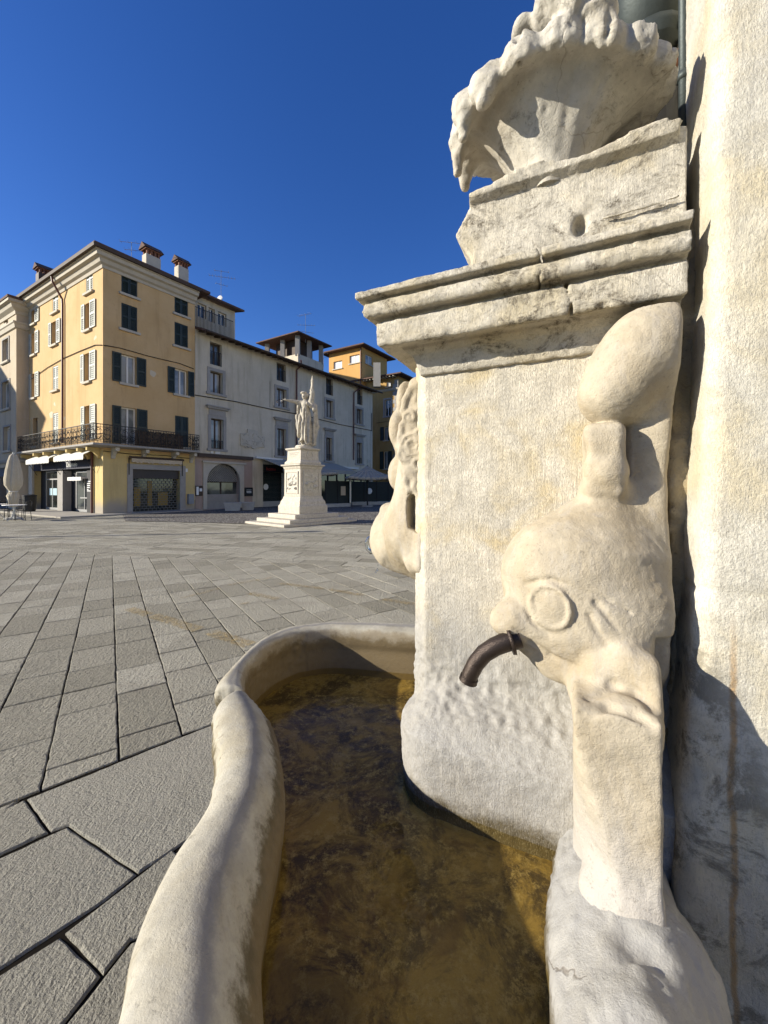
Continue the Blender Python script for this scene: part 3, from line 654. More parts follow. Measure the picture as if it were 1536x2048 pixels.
# the pilaster beside the fountain
def make_pilaster():
    a0, a1, n0, n1 = .727, 1.75, -.40, .172
    plan = [(a0, n0)] + [(a0, n) for n in np.linspace(n0 + .05, n1 - .02, 14)] + [(a0 + .006, n1 - .006)] + [(a, n1) for a in np.linspace(a0 + .02, a0 + .35, 24)] + [(a1, n1), (a1, n0)]
    zs = list(np.arange(0, 3.2, .012)) + [3.5, 4.5, 6.5]; n = len(plan)
    V = np.array([(a, q, z) for z in zs for a, q in plan])
    d = np.exp(-(np.hypot(V[:, 0] - a0, V[:, 1] - n1) / .016) ** 2)
    g = fbm(V * [1, 1, .7], 9, 5, 4); e = d * (.006 + .010 * g) + (.002 * fbm(V, 60, 9, 2))
    lean = np.interp(V[:, 2], [.4, .75, 1.28, 2.0], [.078, .062, .026, 0]) * np.clip(1 - (V[:, 0] - a0) / .3, 0, 1)
    V[:, 0] += e - lean; V[:, 1] -= e * .8
    j = np.exp(-((V[:, 2] - 1.272 + .02 * (V[:, 0] - .8)) / .006) ** 2); V[:, 1] -= .006 * j * (V[:, 1] > n1 - .05); V[:, 0] += .004 * j * (V[:, 0] < a0 + .01)
    F = [(i * n + k, i * n + (k + 1) % n, (i + 1) * n + (k + 1) % n, (i + 1) * n + k) for i in range(len(zs) - 1) for k in range(n)]
    F += [tuple(range(n - 1, -1, -1)), tuple((len(zs) - 1) * n + k for k in range(n))]
    W = np.stack([V[:, 0] , -V[:, 1], V[:, 2]], 1)
    o = mesh_obj('pilaster', W, F, M['pilaster'], None, True); o.location = fountain.location; o.rotation_euler = fountain.rotation_euler
    bm = bmesh.new(); bm.from_mesh(o.data); bmesh.ops.recalc_face_normals(bm, faces=bm.faces[:]); bm.to_mesh(o.data); bm.free()
    tag(o, 'tall pale tooled stone pilaster standing right beside the fountain', 'pilaster')
    # crumbled mortar in the gap
    V, F = (lambda v: (v.D.__iadd__(0), v.add(v.box((.675, -.25, .5), (.74, .022, 2.2), .01)), v.mesh())[2])(Vol((.65, -.3, .48), (.76, .10, 2.22), .007))
    V = roughen(V, F, [(.014, 14, 3), (.005, 60, 2)])
    lmesh('mortar_joint', V, F, M['mortar'])
make_pilaster()

def make_pipes():
    def lpt(p): return (OX + p[0] * AX + p[1] * NX, OY + p[0] * AY + p[1] * NY, p[2])
    n = -.22; t = empty('downpipe', lpt((.62, n, 2.3)), 0, 'fat grey lead downpipe rising behind the stone shell', 'drainpipe')
    c = LP(1296, 100, n); r = 62 * LS(1300, n); zz = lambda v_: LP(1300, v_, n)[2]
    def ring(name, mat, rows):
        b = MB(); b.tube([lpt((c[0] + dx, n, z)) for z, k, dx in rows], [r * k for z, k, dx in rows], 20); b.build(name, mat, t, True)
    ring('pipe', M['lead'], [(zz(140), .97, 0), (3.2, 1, 0), (4.5, 1, 0), (6.4, 1, 0)])
    ring('collar', M['lead'], [(zz(150), .80, .01), (zz(135), .90, .005), (zz(110), 1.06, 0), (zz(95), 1.04, 0)])
    ring('clay_ring', plain('terracotta ring', (.22, .10, .06), .9, .3), [(zz(185), .72, .035), (zz(172), .82, .035), (zz(158), .72, .03)])
    ring('stone_collar', M['shell'], [(zz(232), .86, 0), (zz(215), .93, 0), (zz(190), .90, .005), (zz(182), .7, .01)])
    ring('socket', plain('pipe hole painted dark', (.015, .014, .013), .6), [(2.25, 1.25, -.02), (zz(226), 1.15, -.02)])  # near-black solid stands in for the shaded hole below the collar
    n = -.08; c = LP(1378, 100, n); q = empty('slim_pipe', lpt((c[0] - .01, n, 2.3)), 0, 'slim dark pipe in the corner between downpipe and pilaster', 'pipe')
    b = MB(); b.tube([lpt((c[0] - .012, n, z)) for z in (2.30, 3.0, 4.5, 6.4)], .0125, 10); b.build('tube', M['lead'], q, True)
    for z in (2.62, 3.6): b = MB(); b.tube([lpt((c[0] - .012, n, z)), lpt((c[0] - .012, n, z + .02))], .017, 10); b.build('clip', M['lead'], q, True)
make_pipes()
# ------------------------------------------------------------------ the square
def clip_poly(P, px, py, nx, ny):                      # keep the side the normal points to
    out = []
    for i in range(len(P)):
        a, b = P[i], P[(i + 1) % len(P)]; da = (a[0] - px) * nx + (a[1] - py) * ny; db = (b[0] - px) * nx + (b[1] - py) * ny
        if da >= 0: out.append(a)
        if (da >= 0) != (db >= 0): t = da / (da - db); out.append((a[0] + t * (b[0] - a[0]), a[1] + t * (b[1] - a[1])))
    return out
def shrink(P, d):
    n = len(P); A = sum(P[i][0] * P[(i + 1) % n][1] - P[(i + 1) % n][0] * P[i][1] for i in range(n))
    if abs(A) < 1e-3: return None
    if A < 0: P = P[::-1]
    out = []
    for i in range(n):
        p0, p1, p2 = Vector(P[i - 1]), Vector(P[i]), Vector(P[(i + 1) % n])
        e1, e2 = (p1 - p0), (p2 - p1)
        if e1.length < 1e-4 or e2.length < 1e-4: return None
        e1.normalize(); e2.normalize(); n1, n2 = Vector((-e1.y, e1.x)), Vector((-e2.y, e2.x)); m = n1 + n2
        k = m.dot(n1)
        if k < .15: return None
        q = p1 + m * (d / k); out.append((q.x, q.y))
    A2 = sum(out[i][0] * out[(i + 1) % n][1] - out[(i + 1) % n][0] * out[i][1] for i in range(n))
    return out if A2 > 1e-3 else None
class Slabs:
    def __init__(s): s.v = []; s.f = []; s.c = []
    def slab(s, P, gap=.007, bev=.006, lift=.004, wob=0.0):
        if wob: P = [(x + rnd.uniform(-wob, wob), y + rnd.uniform(-wob, wob)) for x, y in P]
        Q = shrink(P, gap)
        if Q is None: return
        T = shrink(Q, bev) or Q
        n = len(Q); d0 = math.hypot(Q[0][0], Q[0][1])
        if d0 < 7 and len(T) == n:                     # chipped, hand-cut edges close by
            Qn, Tn = [], []
            for i in range(n):
                q0, q1, t0, t1 = Vector(Q[i]), Vector(Q[(i + 1) % n]), Vector(T[i]), Vector(T[(i + 1) % n]); m = max(1, int((q1 - q0).length / .035)); dn = (q1 - q0).normalized(); nn = Vector((-dn.y, dn.x)); w = 0
                for k in range(m):
                    f = k / m; w = .55 * w + rnd.gauss(0, .0016) + (rnd.uniform(.002, .008) if rnd.random() < .035 else 0); w = max(-.003, min(.012, w)) if 0 < k else 0
                    p = q0.lerp(q1, f) + nn * w * .6; t = t0.lerp(t1, f) + nn * (w + rnd.uniform(-.0008, .0012)); Qn.append(p[:]); Tn.append(t[:])
            Q, T = Qn, Tn
        b = len(s.v); n = len(Q); z = rnd.uniform(-lift, lift); cx = sum(p[0] for p in Q) / n; cy = sum(p[1] for p in Q) / n; tx, ty = rnd.uniform(-1, 1) * lift, rnd.uniform(-1, 1) * lift
        zf = lambda p: z + (p[0] - cx) * tx * 2 + (p[1] - cy) * ty * 2
        s.v += [(*p, -.06) for p in Q] + [(*p, zf(p) - bev * .8) for p in Q] + [(*p, zf(p)) for p in T]
        c = rnd.random()
        for k in (0, n):
            for i in range(n): s.f.append([b + k + i, b + k + (i + 1) % n, b + k + n + (i + 1) % n, b + k + n + i]); s.c.append(c)
        s.f.append([b + 2 * n + i for i in range(n)]); s.c.append(c)
    def build(s, name, mat):
        o = mesh_obj(name, s.v, s.f, mat); at_ = o.data.attributes.new('tone', 'FLOAT', 'FACE'); at_.data.foreach_set('value', s.c)
        return tag(o, kind='structure')
def paving_mat(name, a, b, chisel=1.0):
    m = Mat(name); P = m.pos(); t = m.attr('tone')[2]
    c = m.mix(t, a, b); c = m.mix(m.math('MULTIPLY', m.rng(m.noise(2.2, 6, .7, P), .45, .75), .45), c, tuple(x * .55 for x in a))
    c = m.mix(m.math('MULTIPLY', m.rng(m.noise(75, 6, .8, P), .48, .66), .6), c, tuple(x * .45 for x in a))
    c = m.mix(m.math('MULTIPLY', m.rng(m.noise(1.1, 4, .6, P), .5, .7), .3), c, (.34, .31, .25))
    c = m.mix(m.math('MULTIPLY', m.rng(m.noise(48, 6, .8, P), .55, .70), .4), c, (.46, .43, .36))
    w = m.t.nodes.new('ShaderNodeCombineXYZ'); m.put(w.inputs[2], m.math('MULTIPLY', t, 40.0))
    va = m.t.nodes.new('ShaderNodeVectorMath'); va.operation = 'ADD'; m.put(va.inputs[0], P); m.put(va.inputs[1], w.outputs[0])
    h = m.math('ADD', m.math('MULTIPLY', m.noise(26, 5, .65, va.outputs[0], .4), 1.5 * chisel), m.math('MULTIPLY', m.noise(110, 4, .65, va.outputs[0]), .8))
    h = m.math('ADD', h, m.math('MULTIPLY', m.noise(1, 2, .5, m.scaled((70, 24, 1), va.outputs[0], (0, 0, .9)), .5), .9 * chisel))
    return m.done(c, .85, m.bump(h, .9, .026), Specular_IOR_Level=.25)
M['paver'] = paving_mat('porphyry and limestone paving', (.25, .232, .18), (.40, .375, .305))
M['slab'] = paving_mat('large paving slabs', (.29, .27, .215), (.355, .333, .272), .55)
earth = Mat('joint dirt'); earth.done(earth.mix(earth.noise(9, 5, .7, earth.pos()), (.007, .006, .005), (.025, .021, .016)), 1.0, None, Specular_IOR_Level=0.0)
o = mesh_obj('ground', [(-300, -120, -.009), (300, -120, -.009), (300, 500, -.009), (-300, 500, -.009)], [(0, 1, 2, 3)], earth.m); tag(o, kind='structure')
cv_, rv_ = (-.57, .822), (.822, .57)
l1a, l1b = G(0, 1612), G(420, 1449); l1d = Vector((l1b[0] - l1a[0], l1b[1] - l1a[1])).normalized(); l1n = (-l1d.y, l1d.x)
fba, fbb = G(185, 1108), G(660, 1130); fd = Vector((fbb[0] - fba[0], fbb[1] - fba[1])).normalized(); fn = (-fd.y, fd.x)
S1 = Slabs(); base = G(237, 1500)
for i in range(-40, 46):
    w = .322; s0 = i * w + .0; p = -14.0 + rnd.uniform(0, .6)
    while p < 16:
        L = rnd.choice([.34, .4, .45, .5, .55, .6, .66, .75])
        P = [(base[0] + rv_[0] * (s0 + e) + cv_[0] * (p + f), base[1] + rv_[1] * (s0 + e) + cv_[1] * (p + f)) for e, f in ((0, 0), (w, 0), (w, L), (0, L))]
        p += L; cx, cy = sum(q[0] for q in P) / 4, sum(q[1] for q in P) / 4
        if cy < -2 or abs(cx) > 14 or cy > 12: continue
        P = clip_poly(P, l1a[0], l1a[1], *l1n)
        if len(P) > 2: P = clip_poly(P, fba[0], fba[1], -fn[0], -fn[1])
        if len(P) > 2: S1.slab(P, rnd.choice([.003, .004, .005, .006]), .005, .002)
S1.build('paving', M['paver'])
S2 = Slabs()
for r_ in range(0, 46):
    w = .42; p = -34 + rnd.uniform(0, 1)
    while p < 26:
        L = rnd.choice([.6, .8, .9, 1.0, 1.2, 1.4])
        P = [(fba[0] + fd.x * (p + e) + fn[0] * (r_ * w + f), fba[1] + fd.y * (p + e) + fn[1] * (r_ * w + f)) for e, f in ((0, 0), (L, 0), (L, w), (0, w))]
        p += L
        if all(abs(q[0]) > q[1] * 1.25 + 4 for q in P) or P[0][1] > 27: continue
        S2.slab(P, .007, .006, .002)
S2.build('paving_beyond', M['paver'])
S3 = Slabs()
near = [[(52, 1597), (440, 1441), (505, 1560), (420, 1650), (276, 1746), (136, 1651), (101, 1663)],
        [(-60, 1742), (136, 1651), (276, 1746), (210, 1800), (-80, 1990)], [(-200, 1710), (50, 1598), (99, 1664), (-60, 1738), (-200, 1800)],
        [(-60, 1984), (121, 1870), (204, 1948), (110, 2070), (-120, 2300), (-300, 2300)], [(127, 1866), (345, 1697), (470, 1800), (262, 1880), (206, 1950)],
        [(262, 1882), (470, 1800), (560, 2048), (560, 2400), (-100, 2400), (112, 2070)], [(440, 1441), (700, 1300), (900, 1500), (700, 1700), (505, 1560)], [(505, 1560), (700, 1700), (600, 2000), (470, 1800), (345, 1708), (420, 1650)]]
for q in near: S3.slab([G(*p) for p in q], .0035, .007, .0025)
ctr = [(-6, -1.0), (-1.3, -.2)]
for i in range(-14, 12):                               # large slabs carry on around and behind the viewer
    for j in range(-4, 1):
        P = [(i * .9 + e, -1.6 + j * .6 + f) for e, f in ((0, 0), (.9, 0), (.9, .6), (0, .6))]
        S3.slab(P, .005, .008, .005)
for i in range(-14, 0):
    for j in range(0, 5): 
        P = [(-1.75 + i * .8 + e, -1.0 + j * .6 + f) for e, f in ((0, 0), (.8, 0), (.8, .6), (0, .6))]
        P = clip_poly(P, l1a[0], l1a[1], -l1n[0], -l1n[1])
        if len(P) > 2: S3.slab(P, .005, .008, .005)
S3.build('large_paving', M['slab'])
# worn ochre line markings
mk = Mat('worn ochre paint'); tp = mk.t.nodes.new('ShaderNodeBsdfTransparent'); mx = mk.t.nodes.new('ShaderNodeMixShader')
mk.done((.36, .25, .08), .8); mk.put(mx.inputs[0], mk.math('MULTIPLY', mk.rng(mk.noise(28, 6, .75, mk.pos()), .40, .60), .5)); mk.put(mx.inputs[1], tp.outputs[0]); mk.put(mx.inputs[2], mk.b.outputs[0]); mk.put(mk.out.inputs[0], mx.outputs[0])
b = MB()
for (u0, v0, u1, v1, w) in [(257, 1219, 298, 1231, .13), (304, 1232, 398, 1261, .15), (422, 1266, 500, 1292, .15), (362, 1198, 440, 1178, .06), (455, 1172, 545, 1156, .06), (500, 1188, 556, 1199, .12), (560, 1168, 650, 1179, .1), (660, 1180, 725, 1192, .1), (765, 1200, 830, 1210, .1), (480, 1210, 500, 1206, .06)]:
    p, q = G(u0, v0), G(u1, v1); d = Vector((q[0] - p[0], q[1] - p[1])).normalized(); nx, ny = -d.y * w / 2, d.x * w / 2
    b.add([(p[0] - nx, p[1] - ny, .012), (q[0] - nx, q[1] - ny, .012), (q[0] + nx, q[1] + ny, .012), (p[0] + nx, p[1] + ny, .012)], [(0, 1, 2, 3)])
tag(b.build('road_markings', mk.m), kind='structure')
# ------------------------------------------------------------------ the buildings round the square
class Fac:                                             # a facade: origin, direction left to right, outward normal
    def __init__(s, ox, oy, dx, dy, L=0):
        l = math.hypot(dx, dy); s.o = (ox, oy); s.d = (dx / l, dy / l); s.n = (s.d[1], -s.d[0]); s.L = L
    def p(s, t, o, z): return (s.o[0] + s.d[0] * t + s.n[0] * o, s.o[1] + s.d[1] * t + s.n[1] * o, z)
    def t(s, u, o=0.0):
        r = (u - UC) / FPX; ox, oy = s.o[0] + s.n[0] * o, s.o[1] + s.n[1] * o
        return (r * oy - ox) / (s.d[0] - r * s.d[1])
    def y(s, t, o=0.0): return s.o[1] + s.d[1] * t + s.n[1] * o
    def z(s, u, v, o=0.0): return H + (VH - v) / FPX * s.y(s.t(u, o), o)
    def off(s, o): f = Fac(s.o[0] + s.n[0] * o, s.o[1] + s.n[1] * o, *s.d, s.L); return f
def plaster(name, a, b, stain, seed=0.0, patch=None, low=None):
    m = Mat(name); P = m.scaled((1, 1, 1), m.pos()); P.node.inputs['Location'].default_value = (seed, seed, seed)
    c = m.mix(m.rng(m.noise(.55, 6, .65, P), .3, .7), a, b)
    c = m.mix(m.math('MULTIPLY', m.rng(m.noise(1.0, 6, .65, m.scaled((2.2, 2.2, .22), P)), .47, .72), .55), c, stain)
    c = m.mix(m.math('MULTIPLY', m.rng(m.noise(3.4, 5, .7, P), .55, .75), .35), c, tuple(x * .7 for x in a))
    if patch: c = m.mix(m.rng(m.noise(.9, 2, .4, P), .735, .75), c, patch)
    if low: c = m.mix(m.rng(m.math('ADD', m.xyz(m.pos())[2], m.math('MULTIPLY', m.noise(.8, 5, .6, P), 1.2)), low[0], low[1], 1, 0), c, low[2])
    return m.done(c, .9, m.bump(m.math('ADD', m.noise(7, 6, .7, P), m.math('MULTIPLY', m.noise(60, 3, .6, P), .4)), .5, .02), Specular_IOR_Level=.2)
M['yellow'] = plaster('ochre plaster', (.54, .36, .17), (.60, .415, .215), (.41, .27, .12), 0, (.58, .50, .36))
M['yellow_base'] = plaster('pale yellow ground floor plaster', (.54, .405, .175), (.58, .45, .21), (.40, .30, .14), 9, None, (.9, 1.6, (.34, .30, .24)))
M['greyp'] = plaster('grey weathered plaster', (.51, .45, .34), (.595, .53, .415), (.29, .25, .18), 4)
M['pinkp'] = plaster('dusty pink plaster', (.36, .27, .22), (.42, .32, .265), (.24, .19, .16), 14)
M['beige'] = plaster('beige plaster', (.46, .38, .27), (.52, .44, .33), (.36, .30, .22), 23)
M['orange'] = plaster('orange plaster', (.52, .29, .095), (.56, .33, .12), (.42, .25, .09), 31)
M['ochre2'] = plaster('dull ochre plaster', (.40, .25, .09), (.46, .30, .12), (.28, .18, .07), 37)
M['trim'] = plain('cream stone trim', (.50, .45, .36), .85, .2, .12, 3)
M['greystone'] = plain('grey stone surround', (.33, .31, .28), .85, .25, .15, 3)
M['whitepaint'] = plain('white paint', (.72, .70, .65), .5, 0, .05, 3)
M['shut_sunlit'] = plain('shutter green with painted sunlight', (.50, .51, .45), .6, 0, .1, 5)  # paler copy of the shutter green, with the sunny side's light in its colour
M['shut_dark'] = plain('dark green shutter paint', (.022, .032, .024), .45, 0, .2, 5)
M['wood'] = plain('dark brown timber', (.07, .045, .03), .7, .2, .25, 6)
M['tile'] = plain('weathered roof tiles', (.13, .075, .055), .9, .8, .35, 5)
M['iron'] = plain('wrought iron', (.03, .03, .03), .5, 0, .2, 10, .4)
M['rustpipe'] = plain('maroon pipe', (.12, .045, .035), .5, 0, .15, 4)
M['black'] = plain('black shopfront panel', (.012, .012, .014), .7, 0, .1, 4)
M['navy'] = plain('navy fascia', (.010, .012, .035), .7, 0, .1, 4)
M['steel'] = plain('brushed steel', (.45, .45, .45), .4, 0, .1, 12, .8)
M['awn'] = plain('white awning cloth', (.68, .66, .60), .9, .1, .06, 4)
M['greycloth'] = plain('grey umbrella cloth', (.36, .33, .275), .9, .1, .08, 4)
M['brick'] = plain('red brick', (.22, .10, .06), .9, .3, .2, 9)
M['greyconc'] = plain('pale concrete', (.40, .39, .36), .9, .3, .15, 4)
M['darkgreen'] = plain('dark green enamel', (.010, .016, .014), .65, 0, .2, 4)
M['letters'] = plain('white lettering', (.75, .75, .72), .5, 0, .02)
M['redletters'] = plain('red lettering', (.45, .05, .04), .5, 0, .02)
def glassmat(name, base, var):
    m = Mat(name); c = m.mix(m.rng(m.noise(.9, 3, .5, m.pos()), .4, .6), base, var); return m.done(c, .06, m.bump(m.noise(1.2, 2, .5, m.pos()), .06, .05), Specular_IOR_Level=.7)
M['glass'] = glassmat('window glass', (.035, .04, .042), (.12, .13, .12))
M['glass2'] = glassmat('window glass with painted pale reflection', (.16, .165, .15), (.34, .34, .31))  # paler base colour stands in for bright reflections on the panes
M['glassdark'] = glassmat('dark shop glass', (.010, .012, .012), (.03, .035, .03))
M['curtain'] = plain('white curtain', (.62, .64, .66), .6, .2, .1, 3)

def sweep(path, section, closed=False):                # path of (x, y) going left to right seen from outside; section of (o, z)
    P = [Vector(p) for p in path]; n = len(P); V = []; m = len(section)
    for i in range(n):
        def nrm(a, b): d = (b - a).normalized(); return Vector((d.y, -d.x))
        if i == 0: k = nrm(P[0], P[1])
        elif i == n - 1: k = nrm(P[-2], P[-1])
        else:
            a, b = nrm(P[i - 1], P[i]), nrm(P[i], P[i + 1]); k = (a + b); k = k / k.dot(a)
        for o, z in section: V.append((P[i].x + k.x * o, P[i].y + k.y * o, z))
    F = [(i * m + j, i * m + (j + 1) % m, (i + 1) * m + (j + 1) % m, (i + 1) * m + j) for i in range(n - 1) for j in range(m)]
    F += [tuple(range(m - 1, -1, -1)), tuple((n - 1) * m + j for j in range(m))]
    return V, F
def add_sweep(path, section, name, mat, parent):
    b = MB(); b.add(*sweep(path, section)); o = b.build(name, mat, parent)
    bm = bmesh.new(); bm.from_mesh(o.data); bmesh.ops.recalc_face_normals(bm, faces=bm.faces[:]); bm.to_mesh(o.data); bm.free(); return o
def wall(F, t0, t1, z0, z1, ops, mat, parent, name='wall', depth=.28):
    ts = sorted({t0, t1, *[x for o in ops for x in o[:2]]}); zs = sorted({z0, z1, *[x for o in ops for x in o[2:4]]})
    ts = [t for t in ts if t0 <= t <= t1]; zs = [z for z in zs if z0 <= z <= z1]; b = MB(); P = F.p
    for i in range(len(ts) - 1):
        for j in range(len(zs) - 1):
            tc, zc = (ts[i] + ts[i + 1]) / 2, (zs[j] + zs[j + 1]) / 2
            if any(o[0] < tc < o[1] and o[2] < zc < o[3] for o in ops): continue
            b.add([P(ts[i], 0, zs[j]), P(ts[i + 1], 0, zs[j]), P(ts[i + 1], 0, zs[j + 1]), P(ts[i], 0, zs[j + 1])], [(0, 1, 2, 3)])
    for a, c, e, f in [o[:4] for o in ops]:
        q = [P(a, 0, e), P(c, 0, e), P(c, 0, f), P(a, 0, f), P(a, -depth, e), P(c, -depth, e), P(c, -depth, f), P(a, -depth, f)]
        b.add(q, [(0, 4, 5, 1), (1, 5, 6, 2), (2, 6, 7, 3), (3, 7, 4, 0), (4, 7, 6, 5)])
    return b.build(name, mat, parent)
def shutter(F, t0, t1, z0, z1, o, mat, parent, th=.045):
    b = MB(); w = t1 - t0; h = z1 - z0; s = min(.07, w * .16)
    b.fbox(F, t0, t0 + s, o, o + th, z0, z1); b.fbox(F, t1 - s, t1, o, o + th, z0, z1)
    for q in (z0, z0 + h * .48, z1 - s * 1.2): b.fbox(F, t0 + s, t1 - s, o, o + th * .96, q, q + s * 1.2)
    n = max(6, int(h / .11)); P = F.p
    for k in range(n):
        q = z0 + h * (k + .5) / n; a, c = t0 + s, t1 - s
        b.box8([P(a, o + th * .9, q - .045), P(c, o + th * .9, q - .045), P(c, o + th * .75, q - .045), P(a, o + th * .75, q - .045), P(a, o + th * .2, q + .035), P(c, o + th * .2, q + .035), P(c, o + .001, q + .035), P(a, o + .001, q + .035)])
    b.fbox(F, t0 + s, t1 - s, o - .012, o - .002, z0 + s, z1 - s)
    return b.build('shutter', mat, parent)
def window(F, B, ops, u0, u1, vt, vb, kind='glass', sh=None, sill=True, mat_f='whitepaint', mat_g='glass', mat_s='shut_dark', surround=None, hood=False, bars=2, rail=0.0, depth=.28, uref=None):
    ur = uref if uref is not None else u0
    t0, t1 = F.t(u0), F.t(u1); zt, zb = F.z(ur, vt), F.z(ur, vb)
    w = None
    if kind != 'closed':
        ops.append((t0, t1, zb, zt)); b = MB(); f = min(.075, (t1 - t0) * .1); o0, o1 = -depth + .03, -depth + .09
        b.fbox(F, t0, t0 + f, o0, o1, zb, zt); b.fbox(F, t1 - f, t1, o0, o1, zb, zt); b.fbox(F, t0 + f, t1 - f, o0, o1, zt - f, zt); b.fbox(F, t0 + f, t1 - f, o0, o1, zb, zb + f)
        tm = (t0 + t1) / 2; b.fbox(F, tm - f * .6, tm + f * .6, o0, o1 + .01, zb + f, zt - f)
        if bars > 2: zm = zb + (zt - zb) * .62; b.fbox(F, t0 + f, tm - f * .6, o0, o1 - .01, zm - .03, zm + .03); b.fbox(F, tm + f * .6, t1 - f, o0, o1 - .01, zm - .03, zm + .03)
        w = b.build('window', M[mat_f], B)
        b = MB(); b.fbox(F, t0 + f * .5, t1 - f * .5, -depth + .04, -depth + .055, zb + f * .5, zt - f * .5); b.build('pane', M[mat_g], w)
        if rail:
            b = MB(); b.fbox(F, t0, t1, -.06, -.03, zb + rail, zb + rail + .04); n = max(4, int((t1 - t0) / .12))
            for k in range(n + 1): q = t0 + (t1 - t0) * k / n; b.fbox(F, q - .012, q + .012, -.055, -.035, zb + .05, zb + rail)
            b.build('guard_rail', M['iron'], w)
    else:
        ops.append((t0, t1, zb, zt)); tm = (t0 + t1) / 2
        b = MB(); b.fbox(F, t0, t1, -.13, -.11, zb, zt); w = b.build('window', M[mat_s], B)
        shutter(F, t0 + .01, tm - .005, zb + .01, zt - .01, -.07, M[mat_s], w); shutter(F, tm + .005, t1 - .01, zb + .01, zt - .01, -.07, M[mat_s], w)
    if sh:
        if sh[0]: shutter(F, F.t(sh[0]), t0 - .01, zb, zt, .025, M[mat_s], w)
        if sh[1]: shutter(F, t1 + .01, F.t(sh[1]), zb, zt, .025, M[mat_s], w)
    if sill: b = MB(); e = .14 if not sh else .1; b.fbox(F, t0 - e, t1 + e, -.02, .13, zb - .13, zb - .003); b.build('sill', M['trim'], w)
    if surround:
        s = surround; b = MB(); b.fbox(F, t0 - s, t0, -.01, .045, zb, zt + s); b.fbox(F, t1, t1 + s, -.01, .045, zb, zt + s); b.fbox(F, t0, t1, -.01, .043, zt, zt + s); b.fbox(F, t0 - s - .08, t1 + s + .08, -.01, .10, zb - .16, zb)
        if hood:
            b.fbox(F, t0 - s * .7, t1 + s * .7, -.01, .07, zt + s, zt + s + .42); b.fbox(F, t0 - s - .1, t1 + s + .1, -.01, .2, zt + s + .42, zt + s + .54); b.fbox(F, t0 - s - .18, t1 + s + .18, -.01, .27, zt + s + .54, zt + s + .62)
        b.build('surround', M['greystone'], w)
    return w
def cable(F, pts, parent, r=.022, o=.04, mat='iron', name='cable'):
    b = MB(); b.tube([F.p(F.t(u, o), o, F.z(u, v, o)) for u, v in pts], r, 5); return b.build(name, M[mat], parent)
def text(parent, s, F, t, z, size, mat, o=.02, name='lettering', align='LEFT'):
    c = bpy.data.curves.new(name, 'FONT'); c.body = s; c.size = size; c.extrude = .006; c.align_x = align; c.materials.append(mat); c.resolution_u = 2
    tmp = bpy.data.objects.new(name, c); col.objects.link(tmp); bpy.context.view_layer.update()
    me = bpy.data.meshes.new_from_object(tmp.evaluated_get(bpy.context.evaluated_depsgraph_get())); bpy.data.objects.remove(tmp)
    ob = bpy.data.objects.new(name, me); col.objects.link(ob); ob.parent = parent
    ob.location = Vector(F.p(t, o, z)) - wloc(parent); ob.rotation_euler = (R(90), 0, math.atan2(F.d[1], F.d[0])); return ob
def chimney(cx, cy, z0, z1, w, d, parent, ang, dark=False):
    F = Fac(cx, cy, math.cos(ang), math.sin(ang)); b = MB(); zb = z1 - .45
    b.fbox(F, -w / 2, w / 2, -d / 2, d / 2, z0, zb - .25); o = b.build('chimney', M['wood' if dark else 'trim'], parent)
    b = MB()
    n = 4
    for k in range(n):
        t = -w / 2 + w * (k + .5) / n
        for e in (-d / 2, d / 2 - .1): b.fbox(F, t - w / n * .28, t + w / n * .28, e, e + .1, zb - .25, zb)
    b.fbox(F, -w / 2 - .06, w / 2 + .06, -d / 2 - .06, d / 2 + .06, zb, zb + .07)
    b.build('brick_vents', M['brick'], o)
    b = MB(); P = F.p; e = .14
    b.add([P(-w / 2 - e, d / 2 + e, zb + .07), P(w / 2 + e, d / 2 + e, zb + .07), P(w / 2 + e, -d / 2 - e, zb + .07), P(-w / 2 - e, -d / 2 - e, zb + .07), P(-w / 2 - e, 0, z1), P(w / 2 + e, 0, z1)], [(0, 1, 5, 4), (2, 3, 4, 5), (1, 2, 5), (3, 0, 4), (3, 2, 1, 0)])
    b.build('cap', M['tile'], o); return o
def hip_roof(P, z, rise, over, parent, name='roof', th=.16):
    # P: four footprint corners, counter-clockwise from above
    c = [Vector(p) for p in P]; n = 4; out = []
    for i in range(4):
        a, b, d = c[i - 1], c[i], c[(i + 1) % 4]; e1, e2 = (b - a).normalized(), (d - b).normalized(); n1, n2 = Vector((e1.y, -e1.x)), Vector((e2.y, -e2.x)); k = n1 + n2; out.append(b + k * over / k.dot(n1))
    L1, L2_ = (out[1] - out[0]).length, (out[2] - out[1]).length
    if L1 > L2_: r1, r2 = (out[0] + out[3]) / 2 + (out[1] - out[0]).normalized() * L2_ / 2, (out[1] + out[2]) / 2 - (out[1] - out[0]).normalized() * L2_ / 2; lay = 0
    else: r1, r2 = (out[0] + out[1]) / 2 + (out[3] - out[0]).normalized() * L1 / 2, (out[2] + out[3]) / 2 - (out[3] - out[0]).normalized() * L1 / 2; lay = 1
    V = [(*p, z) for p in out] + [(*p, z + th) for p in out] + [(*r1, z + th + rise), (*r2, z + th + rise)]
    F = [(3, 2, 1, 0)] + [(i, (i + 1) % 4, (i + 1) % 4 + 4, i + 4) for i in range(4)]
    F += [(4, 5, 9, 8), (6, 7, 8, 9), (5, 6, 9), (7, 4, 8)] if lay == 0 else [(4, 5, 8), (5, 6, 9, 8), (6, 7, 9), (7, 4, 8, 9)]
    b = MB(); b.add(V, F); o = b.build(name, M['tile'], parent)
    return o, out, (r1, r2)
